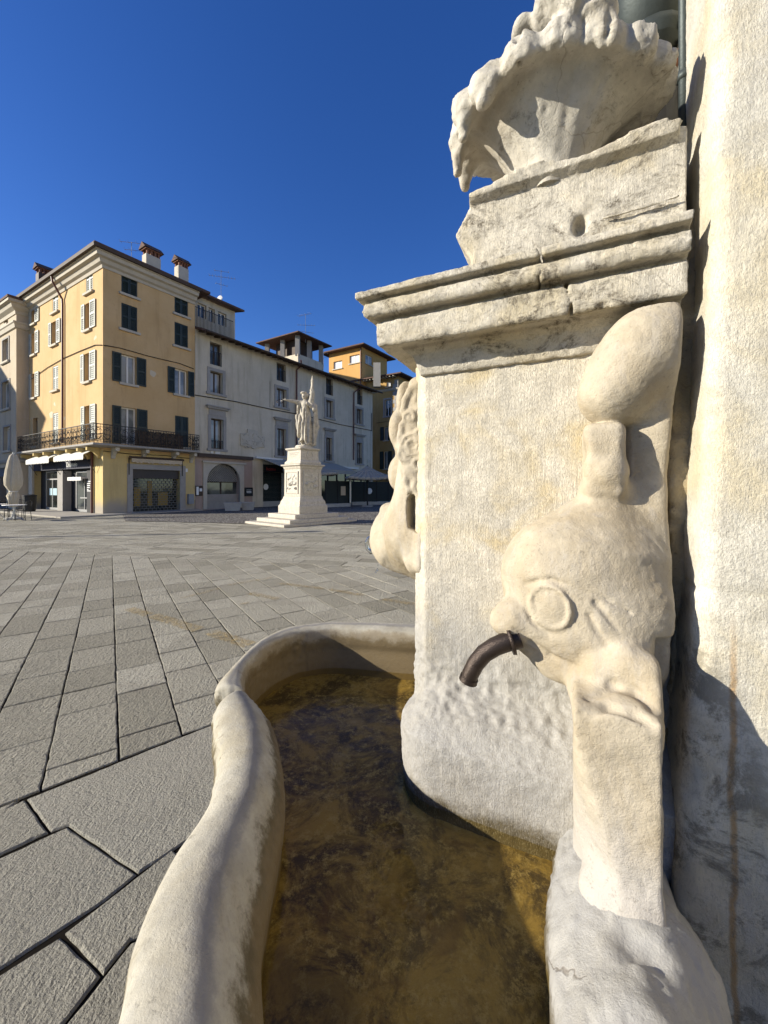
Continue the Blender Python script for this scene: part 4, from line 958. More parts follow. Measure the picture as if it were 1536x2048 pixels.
def antenna(u, vt, vb, y, arms, label):
    x, _, zb = at(u, vb, y); zt = at(u, vt, y)[2]; t = empty('antenna', (x, y, zb), 0, label, 'antenna', 'television aerials on the roofs')
    b = MB(); b.tube([(x, y, zb - .6), (x, y, zt)], .022, 5); b.build('mast', M['steel'], t)
    for z, l, ang, n in arms:
        b = MB(); z = zb + (zt - zb) * z; ca, sa = math.cos(ang), math.sin(ang)
        b.tube([(x - l * .45 * ca, y - l * .45 * sa, z), (x + l * .55 * ca, y + l * .55 * sa, z)], .014, 4)
        for k in range(n): q = l * (-.42 + .92 * k / max(1, n - 1)); b.tube([(x + q * ca + .22 * sa, y + q * sa - .22 * ca, z + .02), (x + q * ca - .22 * sa, y + q * sa + .22 * ca, z + .02)], .008, 4)
        b.build('boom', M['steel'], t)

C1 = Vector((-15.3, 21.5)); DR = Vector((.555, .832)).normalized(); DL = Vector((.85, -.526)).normalized()
FR = Fac(C1.x, C1.y, *DR); LLEN = 10.7; C0 = C1 - DL * LLEN; FL = Fac(C0.x, C0.y, *DL)
W1 = 5.25; ZT = 13.75
def yellow_house():
    B = empty('corner_house', (C1.x, C1.y, 0), 0, 'tall ochre corner house with green shutters, long iron balcony and shops below', 'building')
    ol, orr = [], []
    # left, sunny side
    for u0, u1, vt, vb in [(172, 185.5, 534, 588), (105.5, 116.5, 578, 627), (105.5, 116.4, 734, 782), (105.5, 116.5, 827, 886)]: window(FL, B, ol, u0, u1, vt, vb, 'closed', mat_s='shut_sunlit')
    for s0, u0, u1, s1, vt, vb, fl in [(60.2, 64, 71.6, 79, 609, 652, 0), (164.6, 170.6, 181.5, 192, 612, 665, 0), (99, 104, 114.6, 121.6, 648, 694, 0), (60, 64, 72, 78.5, 670, 713, 0), (163, 169.5, 181, 192.5, 711, 767, 0), (60, 64, 71.6, 79, 750, 798, 0), (164, 170.6, 182, 192.5, 814, 882, 1)]:
        window(FL, B, ol, u0, u1, vt, vb, 'glass', (s0, s1), mat_s='shut_sunlit', mat_g='glass', sill=not fl, uref=s0)
    window(FL, B, ol, 66, 75, 837, 893, 'glass', None, mat_f='wood', mat_g='glassdark')
    # right, shaded side
    for u0, u1, vt, vb in [(242.7, 274.7, 532.5, 584.5), (349, 376, 578, 625), (242.7, 274.7, 604.6, 656), (349, 376, 643, 689.5), (350, 377, 830.6, 893)]: window(FR, B, orr, u0, u1, vt, vb, 'closed')
    for s0, u0, u1, s1, vt, vb, fl in [(224, 242, 272.5, 291.5, 702, 761, 0), (335, 349, 375.5, 387.5, 732, 784, 0), (224, 242, 273, 294, 810, 886, 1)]:
        window(FR, B, orr, u0, u1, vt, vb, 'glass', (s0, s1), mat_g='glass2', sill=not fl, uref=s0)
    zg = 3.55
    # ground floor openings
    sa, sb = FL.t(67), FL.t(184); og = [(sa, sb, 0, 3.0)]
    ra, rb, rz = FR.t(265), FR.t(359.5), FR.z(265, 938); org_ = [(ra, rb, .08, rz)]
    wall(FL, 0, LLEN, zg, ZT, ol, M['yellow'], B); wall(FR, 0, W1, zg, ZT, orr, M['yellow'], B)
    wall(FL, 0, LLEN, 0, zg, og, M['yellow_base'], B, 'ground_floor_wall', .5); wall(FR, 0, W1, 0, zg, org_, M['yellow_base'], B, 'ground_floor_wall', .45)
    # back walls
    Cr = C1 + DR * W1; Cb = C0 + DR * W1; b = MB()
    for p, q in ((Cr, Cb), (Cb, C0)): b.add([(*p, 0), (*q, 0), (*q, ZT), (*p, ZT)], [(0, 1, 2, 3)])
    b.build('back_wall', M['yellow'], B)
    path = [C0, C1, Cr]
    add_sweep(path, [(.0, ZT - .30), (.05, ZT - .30), (.09, ZT - .16), (.22, ZT - .08), (.30, ZT + .10), (.46, ZT + .16), (.50, ZT + .34), (.56, ZT + .36), (.56, ZT + .50), (.0, ZT + .50)], 'cornice', M['trim'], B)
    add_sweep(path, [(.57, ZT + .40), (.70, ZT + .40), (.73, ZT + .55), (.57, ZT + .55)], 'gutter', M['wood'], B)
    o, out, rg = hip_roof([C0, C1, Cr, Cb], ZT + .5, 1.7, .66, B)
    # chimneys
    ar = math.atan2(DR.y, DR.x)
    x, y, z = at(303, 487, 24.0); chimney(x, y, z - 1.8, z - .15, .85, .5, B, ar)
    x, y, z = at(363, 511, 26.0); chimney(x, y, z - 2.2, z - .15, .68, .5, B, ar)
    x, y, z = at(89, 531, 27.5); chimney(x, y, z - 1.4, z, .8, .6, B, ar, True)
    # string cable and pipes
    cable(FR, [(206, 690), (240, 696), (300, 713), (360, 727), (388, 738)], B); cable(FL, [(60, 760), (95, 735), (128, 716), (160, 702), (190, 690), (204, 690)], B)
    cable(FR, [(206, 902), (260, 908), (330, 911), (386, 918)], B, .02)
    b = MB(); P = [FL.p(FL.t(103, .6), .6, ZT + .42), FL.p(FL.t(105, .55), .55, ZT + .1), FL.p(FL.t(127.5), .09, ZT - .75), FL.p(FL.t(128.5), .09, ZT - 1.1), FL.p(FL.t(128.5), .09, 4.2)]
    b.tube(P, .06, 8); b.build('downpipe', M['rustpipe'], B)
    t = FL.t(187); b = MB(); b.tube([FL.p(t, .08, 3.9), FL.p(t, .08, .05)], .065, 8); b.build('downpipe', M['rustpipe'], B)
    # balcony
    zb = FL.z(190, 884, .75); PB = [FL.p(FL.t(36, .7), 0, 0)[:2], tuple(C1), tuple(C1 + DR * (FR.t(398, .7)))]
    add_sweep(PB, [(.0, zb - .16), (.70, zb - .13), (.76, zb - .10), (.76, zb), (.0, zb)], 'balcony_slab', M['greystone'], B)
    rl = add_sweep(PB, [(.69, zb + .98), (.73, zb + .98), (.73, zb + 1.02), (.69, zb + 1.02)], 'balcony_railing', M['iron'], B)
    Q = sweep(PB, [(.71, 0)])[0]; rng_ = random.Random(3); b = MB()
    segs = [(Vector(Q[0][:2]), Vector(Q[1][:2])), (Vector(Q[1][:2]), Vector(Q[2][:2]))]
    # the two short ends of the rail
    for e0, e1 in ((Vector(PB[0]), Vector(Q[0][:2])), (Vector(PB[2]), Vector(Q[2][:2]))): segs.append((e0, e1))
    for p, q in segs:
        L = (q - p).length; d = (q - p) / L; n = max(2, round(L / .15))
        for k in range(n + 1):
            c = p + d * (L * k / n); b.tube([(c.x, c.y, zb + .02), (c.x, c.y, zb + 1.0)], .012 if k % 5 else .022, 4)
        for z in (.1, .2, .85): b.tube([(*p, zb + z), (*q, zb + z)], .012, 4)
        m_ = max(1, round(L / .42))
        for k in range(m_):
            c = p + d * (L * (k + .5) / m_)
            for dz, r in ((.62, .17), (.35, .12), (.74, .07)):
                b.tube([(c.x + d.x * r * math.cos(a), c.y + d.y * r * math.cos(a), zb + dz + r * math.sin(a)) for a in np.linspace(0, 6.283 * (1.0 if dz != .62 else .8), 11)], .013, 4, False)
            for sx in (-1, 1): b.tube([(c.x + d.x * sx * x, c.y + d.y * sx * x, zb + z) for x, z in ((.02, .25), (.12, .3), (.17, .42), (.1, .5), (.05, .45))], .013, 4, False)
    b.build('ironwork', M['iron'], rl)
    # reed screen tied behind part of the railing
    b = MB(); t0, t1 = FR.t(270, .66), FR.t(366, .66); P = FR.p; n = 40
    for k in range(n):
        a, c = t0 + (t1 - t0) * k / n, t0 + (t1 - t0) * (k + .8) / n; b.fbox(FR, a, c, .655, .67, zb + .03, zb + .85 + rng_.uniform(0, .1))
    b.build('reed_screen', M['wood'], rl)
    for F_, us in ((FL, (50, 75, 95, 118, 141, 163, 182)), (FR, (232, 292, 352, 388))):
        for u in us:
            t = F_.t(u, .4); b = MB(); P = F_.p; pr = [(0, zb - .16), (.62, zb - .16), (.62, zb - .34), (.5, zb - .36), (.3, zb - .42), (.14, zb - .6), (.1, zb - .75), (0, zb - .75)]
            if t > W1 - .05 and F_ is FR: t = W1 - .12
            m_ = len(pr); b.add([P(t - .09, o, z) for o, z in pr] + [P(t + .09, o, z) for o, z in pr], [tuple(range(m_)), tuple(range(2 * m_ - 1, m_ - 1, -1))] + [(i, i + m_, (i + 1) % m_ + m_, (i + 1) % m_) for i in range(m_)])
            b.build('corbel', M['yellow_base' if F_ is FL else 'trim'], B)
    # sunny shopfront
    sf = MB(); sf.fbox(FL, sa, sb, -.45, -.40, 0, 3.0); s = sf.build('shopfront', M['black'], B)
    b = MB(); b.fbox(FL, FL.t(67.5), FL.t(184), -.38, .02, FL.z(125, 939), FL.z(125, 921)); b.build('fascia', M['navy'], s)
    b = MB(); b.fbox(FL, FL.t(60.5), FL.t(68), -.02, .10, 0.4, FL.z(64, 922)); b.build('white_pilaster', M['trim'], B)
    b = MB(); b.fbox(FL, FL.t(117), FL.t(127.5), -.39, .06, 0, FL.z(120, 942)); b.build('grey_pillar', M['greystone'], s)
    for a, c in ((80, 106), (140, 174)):
        z1 = FL.z(a, 943 if a < 100 else 943); b = MB(); t0, t1 = FL.t(a), FL.t(c); f = .06
        for q0, q1, w0, w1 in ((t0, t0 + f, .05, z1), (t1 - f, t1, .05, z1), (t0 + f, t1 - f, z1 - f, z1), (t0 + f, t1 - f, .05, .2), (t0 + f, t1 - f, 2.0, 2.08), ((t0 + t1) / 2 - .03, (t0 + t1) / 2 + .03, .2, 2.0)): b.fbox(FL, q0, q1, -.38, -.31, w0, w1)
        d = b.build('door', M['steel'], s); b = MB(); b.fbox(FL, t0 + f, t1 - f, -.36, -.345, .1, z1 - f); b.build('glass_panel', M['glassdark' if a < 100 else 'glass'], d)
        if a > 100:
            b = MB(); b.fbox(FL, FL.t(146), FL.t(173), -.26, .28, 2.02, 2.10); b.fbox(FL, FL.t(146), FL.t(173), .20, .28, 1.9, 2.02); b.build('door_hood', M['whitepaint'], d)
            b = MB(); b.fbox(FL, FL.t(150), FL.t(173), -.29, -.26, .85, .92); b.build('push_bar', M['steel'], d)
        else:
            b = MB(); b.fbox(FL, FL.t(86), FL.t(101), -.335, -.33, 1.0, 1.45); b.build('blue_poster', plain('pale blue poster', (.35, .5, .55), .6), d)
    b = MB(); b.fbox(FL, FL.t(174.5), FL.t(183.5), -.38, .02, .05, FL.z(178, 941)); pn = b.build('black_panel', M['black'], s)
    for k, q in enumerate((962, 966, 970, 974, 978, 981)): 
        b = MB(); b.fbox(FL, FL.t(175.2), FL.t((182, 181.5, 181, 180.5, 178, 182)[k]), .021, .027, FL.z(175, q + 1.6), FL.z(175, q)); b.build('printed_line', M['letters'], pn)
    text(s, 'Dasanaio', FL, FL.t(134), FL.z(134, 934), .40, M['letters'], .03); text(s, '3', FL, FL.t(108), FL.z(108, 963), .5, M['greystone'], -.38); text(s, '0', FL, FL.t(129.3), FL.z(129, 963), .5, M['letters'], -.38)
    # the two striped sun blinds
    for a, c, v0, v1, ti in ((53, 99, 921.5, 926, 0), (108.5, 168, 915, 922, 1)):
        t0, t1 = FL.t(a, .6), FL.t(c, .6); zf = FL.z(a, v0, .6); b = MB(); P = FL.p
        b.box8([P(t0, .05, zf + .34), P(t1, .05, zf + .34), P(t1, .63, zf), P(t0, .63, zf), P(t0, .05, zf + .37), P(t1, .05, zf + .37), P(t1, .63, zf + .03), P(t0, .63, zf + .03)])
        o = b.build('awning', M['awn'], B); b = MB(); n = 16
        for k in range(n):
            q0, q1 = t0 + (t1 - t0) * k / n, t0 + (t1 - t0) * (k + 1) / n; qm = (q0 + q1) / 2; pr = [(q0, zf), (q1, zf), (q1, zf - .20), (qm + (q1 - q0) * .28, zf - .27), (qm - (q1 - q0) * .28, zf - .27), (q0, zf - .20)]
            b.add([P(x, .645, z) for x, z in pr] + [P(x, .63, z) for x, z in pr], [(0, 5, 4, 3, 2, 1), (6, 7, 8, 9, 10, 11)] + [(i, (i + 1) % 6, (i + 1) % 6 + 6, i + 6) for i in range(6)])
        b.build('valance', M['awn'], o); b = MB()
        for t in (t0 + .03, t1 - .03): b.tube([P(t, .62, zf), P(t, .06, zf - .95)], .015, 4)
        b.build('strut', M['iron'], o)
    # shaded shop with grille
    b = MB(); t0, t1 = FR.t(254), FR.t(370.5); zo = FR.z(254, 927)
    b.fbox(FR, t0, ra, -.02, .05, 0, zo); b.fbox(FR, rb, t1, -.02, .05, 0, zo); b.fbox(FR, ra, rb, -.02, .048, rz, zo); b.fbox(FR, t0, t1, .0, .06, 0, .08); s = b.build('shop_surround', M['greystone'], B)
    zm = FR.z(265, 956); b = MB(); b.fbox(FR, ra, rb, -.4, -.10, zm, rz); b.build('blank_fascia', plain('dark brown fascia', (.04, .032, .028), .5), s)
    b = MB(); b.fbox(FR, ra, rb, -.42, -.40, .08, zm); b.build('shop_window', M['glassdark'], s)
    b = MB(); n = 13
    for k in range(n + 1):
        z = .1 + (zm - .1) * k / n; b.fbox(FR, ra, rb, -.16, -.135, z - .011, z + .011)
        if k < n:
            for q in range(12):
                t = ra + (rb - ra) * (q + (.5 if k % 2 else 0)) / 12
                if t < rb - .02: b.fbox(FR, t, t + .022, -.158, -.138, z, z + (zm - .1) / n)
    b.build('grille', plain('dull grille bars', (.16, .16, .15), .6), s)
    b = MB()
    for a, c, z0, z1 in ((.25, .6, .4, 1.5), (1.0, 1.25, .4, 1.9), (1.6, 2.2, .4, 1.2)): b.fbox(FR, ra + a, ra + c, -.395, -.36, z0, z1)
    b.build('display', plain('ochre display goods', (.30, .20, .04), .7), s)
    # rolled blind over it
    b = MB(); a0, a1 = FR.t(259, .2), FR.t(368, .2); z0 = FR.z(259, 914, .2); b.tube([FR.p(a0, .18, z0), FR.p(a1, .18, z0)], .07, 8); o = b.build('blind_roller', M['wood'], B)
    b = MB(); n = 14; P = FR.p
    for k in range(n):
        q0, q1 = a0 + .12 + (a1 - a0 - .24) * k / n, a0 + .12 + (a1 - a0 - .24) * (k + 1) / n; qm = (q0 + q1) / 2; pr = [(q0, z0 - .04), (q1, z0 - .04), (q1, z0 - .26), (qm, z0 - .34 if k % 3 else z0 - .28), (q0, z0 - .26)]
        b.add([P(x, .20, z) for x, z in pr] + [P(x, .185, z) for x, z in pr], [(0, 4, 3, 2, 1), (5, 6, 7, 8, 9)] + [(i, (i + 1) % 5, (i + 1) % 5 + 5, i + 5) for i in range(5)])
    b.build('valance', M['beige'], o); b = MB()
    for t in (a0 + .02, a1 - .05): b.fbox(FR, t, t + .035, .05, .09, z0 - 1.0, z0)
    b.build('strut', M['iron'], o)
    b = MB(); b.fbox(FR, FR.t(374), FR.t(384), -.02, .25, .45, FR.z(376, 988)); b.build('meter_cabinet', plain('grey cabinet', (.25, .26, .27), .5), B)
    b = MB(); b.fbox(FR, FR.t(370.5), FR.t(375), -.0, .02, FR.z(372, 944), FR.z(372, 937)); b.build('number_plate', M['whitepaint'], B)
    return B
yellow_house()

F0 = Fac(*(C0 + Vector((FL.n[0], FL.n[1])) * .65 - DL * 12.0), *DL)
def beige_house():
    ZB = F0.z(34, 612); B = empty('beige_house', (*F0.p(12, 0, 0)[:2], 0), 0, 'beige corner house with moulded cornice at the far left edge', 'building')
    ops = []; tz = 12.0
    for u0, u1, vt, vb, g in [(7.5, 16, 635, 652, 'glassdark'), (6, 18, 682, 726, 'glass'), (5, 19.5, 766, 820, 'glass2'), (8, 21, 855, 902, 'glass2')]:
        window(F0, B, ops, u0, u1, vt, vb, 'glass', None, mat_g=g, sill=True, surround=.12 if g != 'glassdark' else None)
    window(F0, B, ops, -24, -10, 766, 820, 'glass', None, sill=True); window(F0, B, ops, -24, -10, 682, 726, 'glass', None, sill=True)
    ops.append((F0.t(-20), F0.t(13), 0, 2.9))
    wall(F0, 0, 12.0, 0, ZB, ops, M['beige'], B)
    Fs = Fac(*F0.p(12.0, 0, 0)[:2], *DR); wall(Fs, 0, 8, 0, ZB, [], M['beige'], B, 'side_wall')
    path = [F0.p(0, 0, 0)[:2], F0.p(12.0, 0, 0)[:2], Fs.p(8, 0, 0)[:2]]
    add_sweep(path, [(0, ZB - .5), (.06, ZB - .5), (.1, ZB - .3), (.3, ZB - .15), (.38, ZB + .05), (.55, ZB + .12), (.55, ZB + .3), (0, ZB + .3)], 'cornice', M['trim'], B)
    zs = F0.z(34, 647); add_sweep(path, [(0, zs - .3), (.1, zs - .25), (.16, zs), (.22, zs + .05), (.22, zs + .15), (0, zs + .2)], 'string_course', M['trim'], B)
    zs = F0.z(34, 925); add_sweep(path, [(0, zs), (.08, zs), (.14, zs + .12), (.14, zs + .22), (0, zs + .25)], 'string_course', M['greystone'], B)
    q = [Vector(F0.p(0, 0, 0)[:2]), Vector(F0.p(12, 0, 0)[:2]), Vector(Fs.p(8, 0, 0)[:2]), Vector(Fs.p(8, 0, 0)[:2]) - DL * 12]
    hip_roof(q, ZB + .3, 1.4, .6, B)
    b = MB(); b.fbox(F0, F0.t(-20), F0.t(13), -.27, -.2, 0, 2.9); s = b.build('shopfront', plain('blue grey shopfront', (.10, .14, .19), .4), B)
    b = MB(); b.fbox(F0, F0.t(-18), F0.t(11), -.2, -.18, .3, 2.3); b.build('shop_window', M['glass'], s)
beige_house()

F2 = FR; T2a, T2b = W1 + .02, F2.t(745)
def grey_house():
    ZE = F2.z(388, 664); B = empty('grey_house', (*F2.p(T2a, 0, 0)[:2], 0), 0, 'long grey plastered house with stone framed windows behind the statue', 'building'); ops = []
    for u0, u1, vt, vb in [(420, 443.7, 682.4, 727.5), (553.4, 572, 724, 760), (652, 666, 754, 788), (714.4, 725, 776, 808)]: window(F2, B, ops, u0, u1, vt, vb, 'glass', mat_f='wood', mat_g='glass', sill=False, rail=.9, depth=.35)
    for u0, u1, vt, vb in [(420, 445, 740.6, 784), (553, 572.6, 775, 812), (651.7, 666, 799, 834), (713, 724.5, 816.7, 847)]: window(F2, B, ops, u0, u1, vt, vb, 'glass', mat_f='wood', mat_g='glass2', sill=False, surround=.22, depth=.35)
    for u0, u1, vt, vb in [(421.6, 446.5, 836, 897), (554, 572, 856, 911), (652, 664, 874.6, 921), (713, 724, 884.6, 927)]: window(F2, B, ops, u0, u1, vt, vb, 'glass', mat_f='wood', mat_g='glass2', sill=False, surround=.22, hood=True, rail=.55, depth=.35)
    zg = F2.z(390, 912); ta = F2.t(505); og = []
    pa, pb = F2.t(413), F2.t(479); og.append((pa, pb, .05, F2.z(413, 963) + 1.3))
    oh = [(F2.t(526), F2.t(567), .1, 3.3)]; oh2 = [(F2.t(600), F2.t(742), .1, 3.1)]
    wall(F2, T2a, T2b, zg, ZE + .3, ops, M['greyp'], B, depth=.36)
    wall(F2, T2a, ta, 0, zg, og, M['pinkp'], B, 'ground_floor_wall', .4); wall(F2, ta, T2b, 0, zg, oh + oh2, M['greyp'], B, 'ground_floor_wall', .4)
    b = MB(); e = F2.p(T2b, 0, 0)[:2]; e2 = F2.p(T2b, -11, 0)[:2]; b.add([(*e, 0), (*e2, 0), (*e2, ZE + .3), (*e, ZE + .3)], [(0, 1, 2, 3)]); b.build('end_wall', M['greyp'], B)
    # roof: eave, rafters, tiles
    P = F2.p; b = MB(); b.add([P(T2a, .75, ZE + .02), P(T2b + .7, .75, ZE + .02), P(T2b + .7, -6, ZE + 2.0), P(T2a, -6, ZE + 2.0), P(T2a, .75, ZE + .16), P(T2b + .7, .75, ZE + .16), P(T2b + .7, -6, ZE + 2.14), P(T2a, -6, ZE + 2.14), P(T2b + .7, -12, ZE + .3), P(T2a, -12, ZE + .3)],
        [(0, 3, 2, 1), (4, 5, 6, 7), (0, 1, 5, 4), (1, 2, 6, 5), (3, 0, 4, 7), (7, 6, 8, 9)]); r = b.build('roof', M['tile'], B)
    b = MB(); b.tube([P(T2a + .3, .80, ZE + .06), P(T2b + .7, .80, ZE + .06)], .07, 8); b.build('gutter', M['wood'], B)
    b = MB(); n = 36
    for k in range(n): t = T2a + (T2b - T2a) * (k + .5) / n; b.box8([P(t - .05, .7, ZE - .10), P(t + .05, .7, ZE - .10), P(t + .05, 0, ZE + .10), P(t - .05, 0, ZE + .10), P(t - .05, .7, ZE + .01), P(t + .05, .7, ZE + .01), P(t + .05, 0, ZE + .22), P(t - .05, 0, ZE + .22)])
    b.build('rafter_row', M['wood'], r)
    for us in ([(595, 722), (600, 731), (593.5, 740), (593.5, 893)], [(718, 770), (718, 776), (708, 785), (707.5, 920)]):
        b = MB(); b.tube([P(F2.t(u, .1), .5 if i == 0 else (.3 if i == 1 else .1), F2.z(u, v, .1)) for i, (u, v) in enumerate(us)], .065, 8); b.build('downpipe', M['rustpipe'], B)
    cable(F2, [(390, 790), (470, 803), (540, 818), (600, 829), (680, 849), (743, 861)], B, .03); cable(F2, [(540, 762), (540, 815)], B, .012); cable(F2, [(743.5, 826), (743.5, 862)], B, .03)
    # relief plaque
    pq = [(480, 867), (480, 891), (498, 893), (507, 898), (516, 894), (528, 895), (528, 874), (516, 871), (514, 862), (494, 858), (494, 866)]
    b = MB(); n = len(pq); Q = [(F2.t(u), F2.z(u, v)) for u, v in pq]; b.add([P(t, .10, z) for t, z in Q] + [P(t, .0, z) for t, z in Q], [tuple(range(n)), tuple(range(2 * n - 1, n - 1, -1))] + [(i, i + n, (i + 1) % n + n, (i + 1) % n) for i in range(n)])
    pl = b.build('plaque', M['trim'], B)
    b = MB(); rr = random.Random(5)
    for k in range(46):
        u, v = rr.uniform(482, 526), rr.uniform(868, 892); c = P(F2.t(u), .10, F2.z(u, v)); a = rr.uniform(0, 6.28); l = rr.uniform(.06, .2)
        b.tube([(c[0] - F2.d[0] * l * math.cos(a + q) , c[1] - F2.d[1] * l * math.cos(a + q), c[2] + l * math.sin(a + q)) for q in (0, .7, 1.4)], [.03, .045, .02], 5)
    b.build('carved_figures', M['trim'], pl)
    # portal
    b = MB(); zs = F2.z(413, 963); zt = F2.z(406, 925); rI = (pb - pa) / 2; cm = (pa + pb) / 2; hI = 1.25; N = 16
    arc = [(cm - rI * math.cos(math.pi * k / N), zs + hI * math.sin(math.pi * k / N)) for k in range(N + 1)]; t0, t1 = F2.t(405.5), F2.t(487)
    b.fbox(F2, t0, pa, -.05, .08, .05, zs); b.fbox(F2, pb, t1, -.05, .08, .05, zs)
    for (x0, z0), (x1, z1) in zip(arc[:-1], arc[1:]): b.box8([P(x0, .08, z0), P(x1, .08, z1), P(x1, -.05, z1), P(x0, -.05, z0), P(x0, .08, zt), P(x1, .08, zt), P(x1, -.05, zt), P(x0, -.05, zt)])
    b.fbox(F2, t0, pa, -.05, .078, zs, zt); b.fbox(F2, pb, t1, -.05, .078, zs, zt); b.fbox(F2, t0 - .1, t1 + .1, -.05, .2, zt, zt + .12); b.fbox(F2, cm - .12, cm + .12, .0, .13, zs + hI - .02, zt); s = b.build('portal', M['trim'], B)
    b = MB(); b.fbox(F2, pa, pb, -.39, -.36, 1.0, zs); b.build('shop_window', M['glass'], s)
    b = MB()
    for k in range(9): b.fbox(F2, pa, pb, -.30, -.26 + .02 * (k % 2), .05 + k * .11, .05 + k * .11 + .10)
    b.build('roll_shutter', M['greystone'], s)
    b = MB(); b.fbox(F2, pa, pb, -.38, -.30, zs - .06, zs + .02); b.fbox(F2, cm - .04, cm + .04, -.37, -.31, 1.0, zs); b.build('transom', M['wood'], s)
    b = MB()
    for k in range(-14, 15):
        for sg in (1, -1):
            pts = []
            for q in range(24):
                z = zs + hI * q / 23; x = cm + k * .16 + sg * (z - zs)
                if abs(x - cm) < rI * math.sqrt(max(0, 1 - ((z - zs) / hI) ** 2)): pts.append(P(x, -.2, z))
            if len(pts) > 1: b.tube([pts[0], pts[-1]], .022, 4)
    b.build('lattice', M['greystone'], s)
    b = MB(); b.fbox(F2, pa, pb, -.39, -.37, zs, zs + hI + .05); b.build('fanlight', M['glass'], s)
    # blind cassettes, restaurant front
    b = MB(); b.fbox(F2, F2.t(392), F2.t(502), .0, .28, F2.z(392, 913), F2.z(392, 906)); b.build('blind_cassette', M['wood'], B)
    b = MB(); b.fbox(F2, F2.t(507), F2.t(560), .0, .35, F2.z(507, 917), F2.z(507, 913.5)); b.build('blind_cassette', M['awn'], B); b = MB(); b.fbox(F2, F2.t(650), F2.t(712), .0, .35, F2.z(650, 935), F2.z(650, 931)); b.build('blind_cassette', M['awn'], B)
    b = MB(); t0, t1 = oh[0][:2]
    for k in range(26): b.fbox(F2, t0, t1, -.3, -.26 + .025 * (k % 2), .1 + k * .1, .1 + k * .1 + .092)
    rs = b.build('roll_shutter', M['darkgreen'], B)
    b = MB(); b.fbox(F2, t0, t1, -.3, -.05, 2.72, 3.3); fs = b.build('restaurant_fascia', M['black'], B)
    text(fs, 'home', F2, t0 + .35, 2.82, .42, M['redletters'], -.04); text(fs, 'restaurant', F2, t0 + 2.0, 2.82, .42, M['letters'], -.04)
    b = MB(); c = P(t0 + .45, -.22, 1.55); b.tube([c, P(t0 + .45, -.20, 1.55)], .24, 14); b.build('round_sticker', M['letters'], rs)
    b = MB(); b.fbox(F2, t0, t1, -.1, .05, .0, .42); b.build('stone_sill', M['greyconc'], B)
    b = MB(); b.fbox(F2, oh2[0][0], oh2[0][1], -.39, -.35, .1, 3.1); w = b.build('restaurant_window', M['glassdark'], B)
    b = MB()
    for k in range(9): t = oh2[0][0] + (oh2[0][1] - oh2[0][0]) * k / 8; b.fbox(F2, t - .05, t + .05, -.35, -.28, .1, 3.1)
    b.build('window_frame', M['black'], w)
    # the long canopy over the restaurant tables
    a0, a1 = F2.t(520), F2.t(668); b = MB(); z1, z0 = 3.75, 2.95
    b.box8([P(a0, .05, z1), P(a1, .05, z1), P(a1, 2.6, z0), P(a0, 2.6, z0), P(a0, .05, z1 + .04), P(a1, .05, z1 + .04), P(a1, 2.6, z0 + .04), P(a0, 2.6, z0 + .04)]); aw = b.build('awning', M['greycloth'], B)
    b = MB(); b.fbox(F2, a0, a1, 2.6, 2.63, z0 - .28, z0 + .02); b.build('valance', M['greycloth'], aw)
    b = MB(); b.fbox(F2, F2.t(421), F2.t(426.5), 0, .03, F2.z(421, 906.5), F2.z(421, 901)); b.fbox(F2, F2.t(430), F2.t(440), 0, .03, F2.z(430, 907.5), F2.z(430, 902)); b.build('number_plates', M['whitepaint'], B)
    b = MB(); b.fbox(F2, F2.t(735), F2.t(742), 0, .03, F2.z(735, 926), F2.z(735, 919)); b.build('street_name_plate', M['trim'], B)
    # attic flat, set back over the left end
    Fa = F2.off(-1.2); ta0, ta1 = T2a, Fa.t(470); zt = Fa.z(390, 590); z0 = ZE + .3; aops = []
    a = MB()
    for u0, u1, vt, vb in [(395, 413, 604, 632), (417, 430, 614, 642), (436, 453, 622, 648)]: window(Fa, B, aops, u0, u1, vt, vb, 'glass', mat_g='glass', sill=False)
    wall(Fa, ta0, ta1, z0, zt, aops, M['greyp'], B, 'attic_wall'); Fe = Fac(*Fa.p(ta1, 0, 0)[:2], -Fa.n[0], -Fa.n[1]); wall(Fe, 0, 5, z0, zt, [], M['greyp'], B, 'attic_wall')
    b = MB(); P = Fa.p; b.box8([P(ta0, .6, zt), P(ta1 + .4, .6, zt), P(ta1 + .4, -5, zt + 1.1), P(ta0, -5, zt + 1.1), P(ta0, .6, zt + .14), P(ta1 + .4, .6, zt + .14), P(ta1 + .4, -5, zt + 1.25), P(ta0, -5, zt + 1.25)]); b.build('attic_roof', M['tile'], B)
    Fb = F2.off(-.25); b = MB(); zb = Fb.z(392, 655); b.fbox(Fb, T2a, Fb.t(470), -.25, 0, ZE + .2, zb); pw = b.build('parapet', M['greyp'], B)
    b = MB(); zr = Fb.z(392, 612); L = Fb.t(468) - T2a
    for z in (zb + .1, zr): b.fbox(Fb, T2a, T2a + L, -.12, -.09, z - .02, z + .02)
    for k in range(32): t = T2a + L * k / 31; b.fbox(Fb, t - .01, t + .01, -.115, -.095, zb, zr)
    b.build('terrace_rail', M['iron'], pw)
    b = MB(); c = Vector(at(441, 598, 31.5)); b.tube([c + Vector((0, 0, 0)), c + Vector((-.03, -.10, .02))], [.20, .24], 14); b.build('satellite_dish', M['whitepaint'], B)
    # open roof loggia
    x, y, z = at(596, 670, 37); Cp = Vector((x, y)); a_, b_ = 4.5, 3.5; q = [Cp - DL * a_, Cp, Cp + DR * b_, Cp + DR * b_ - DL * a_]
    hip_roof(q, z, .7, .6, B, 'loggia_roof', .1)
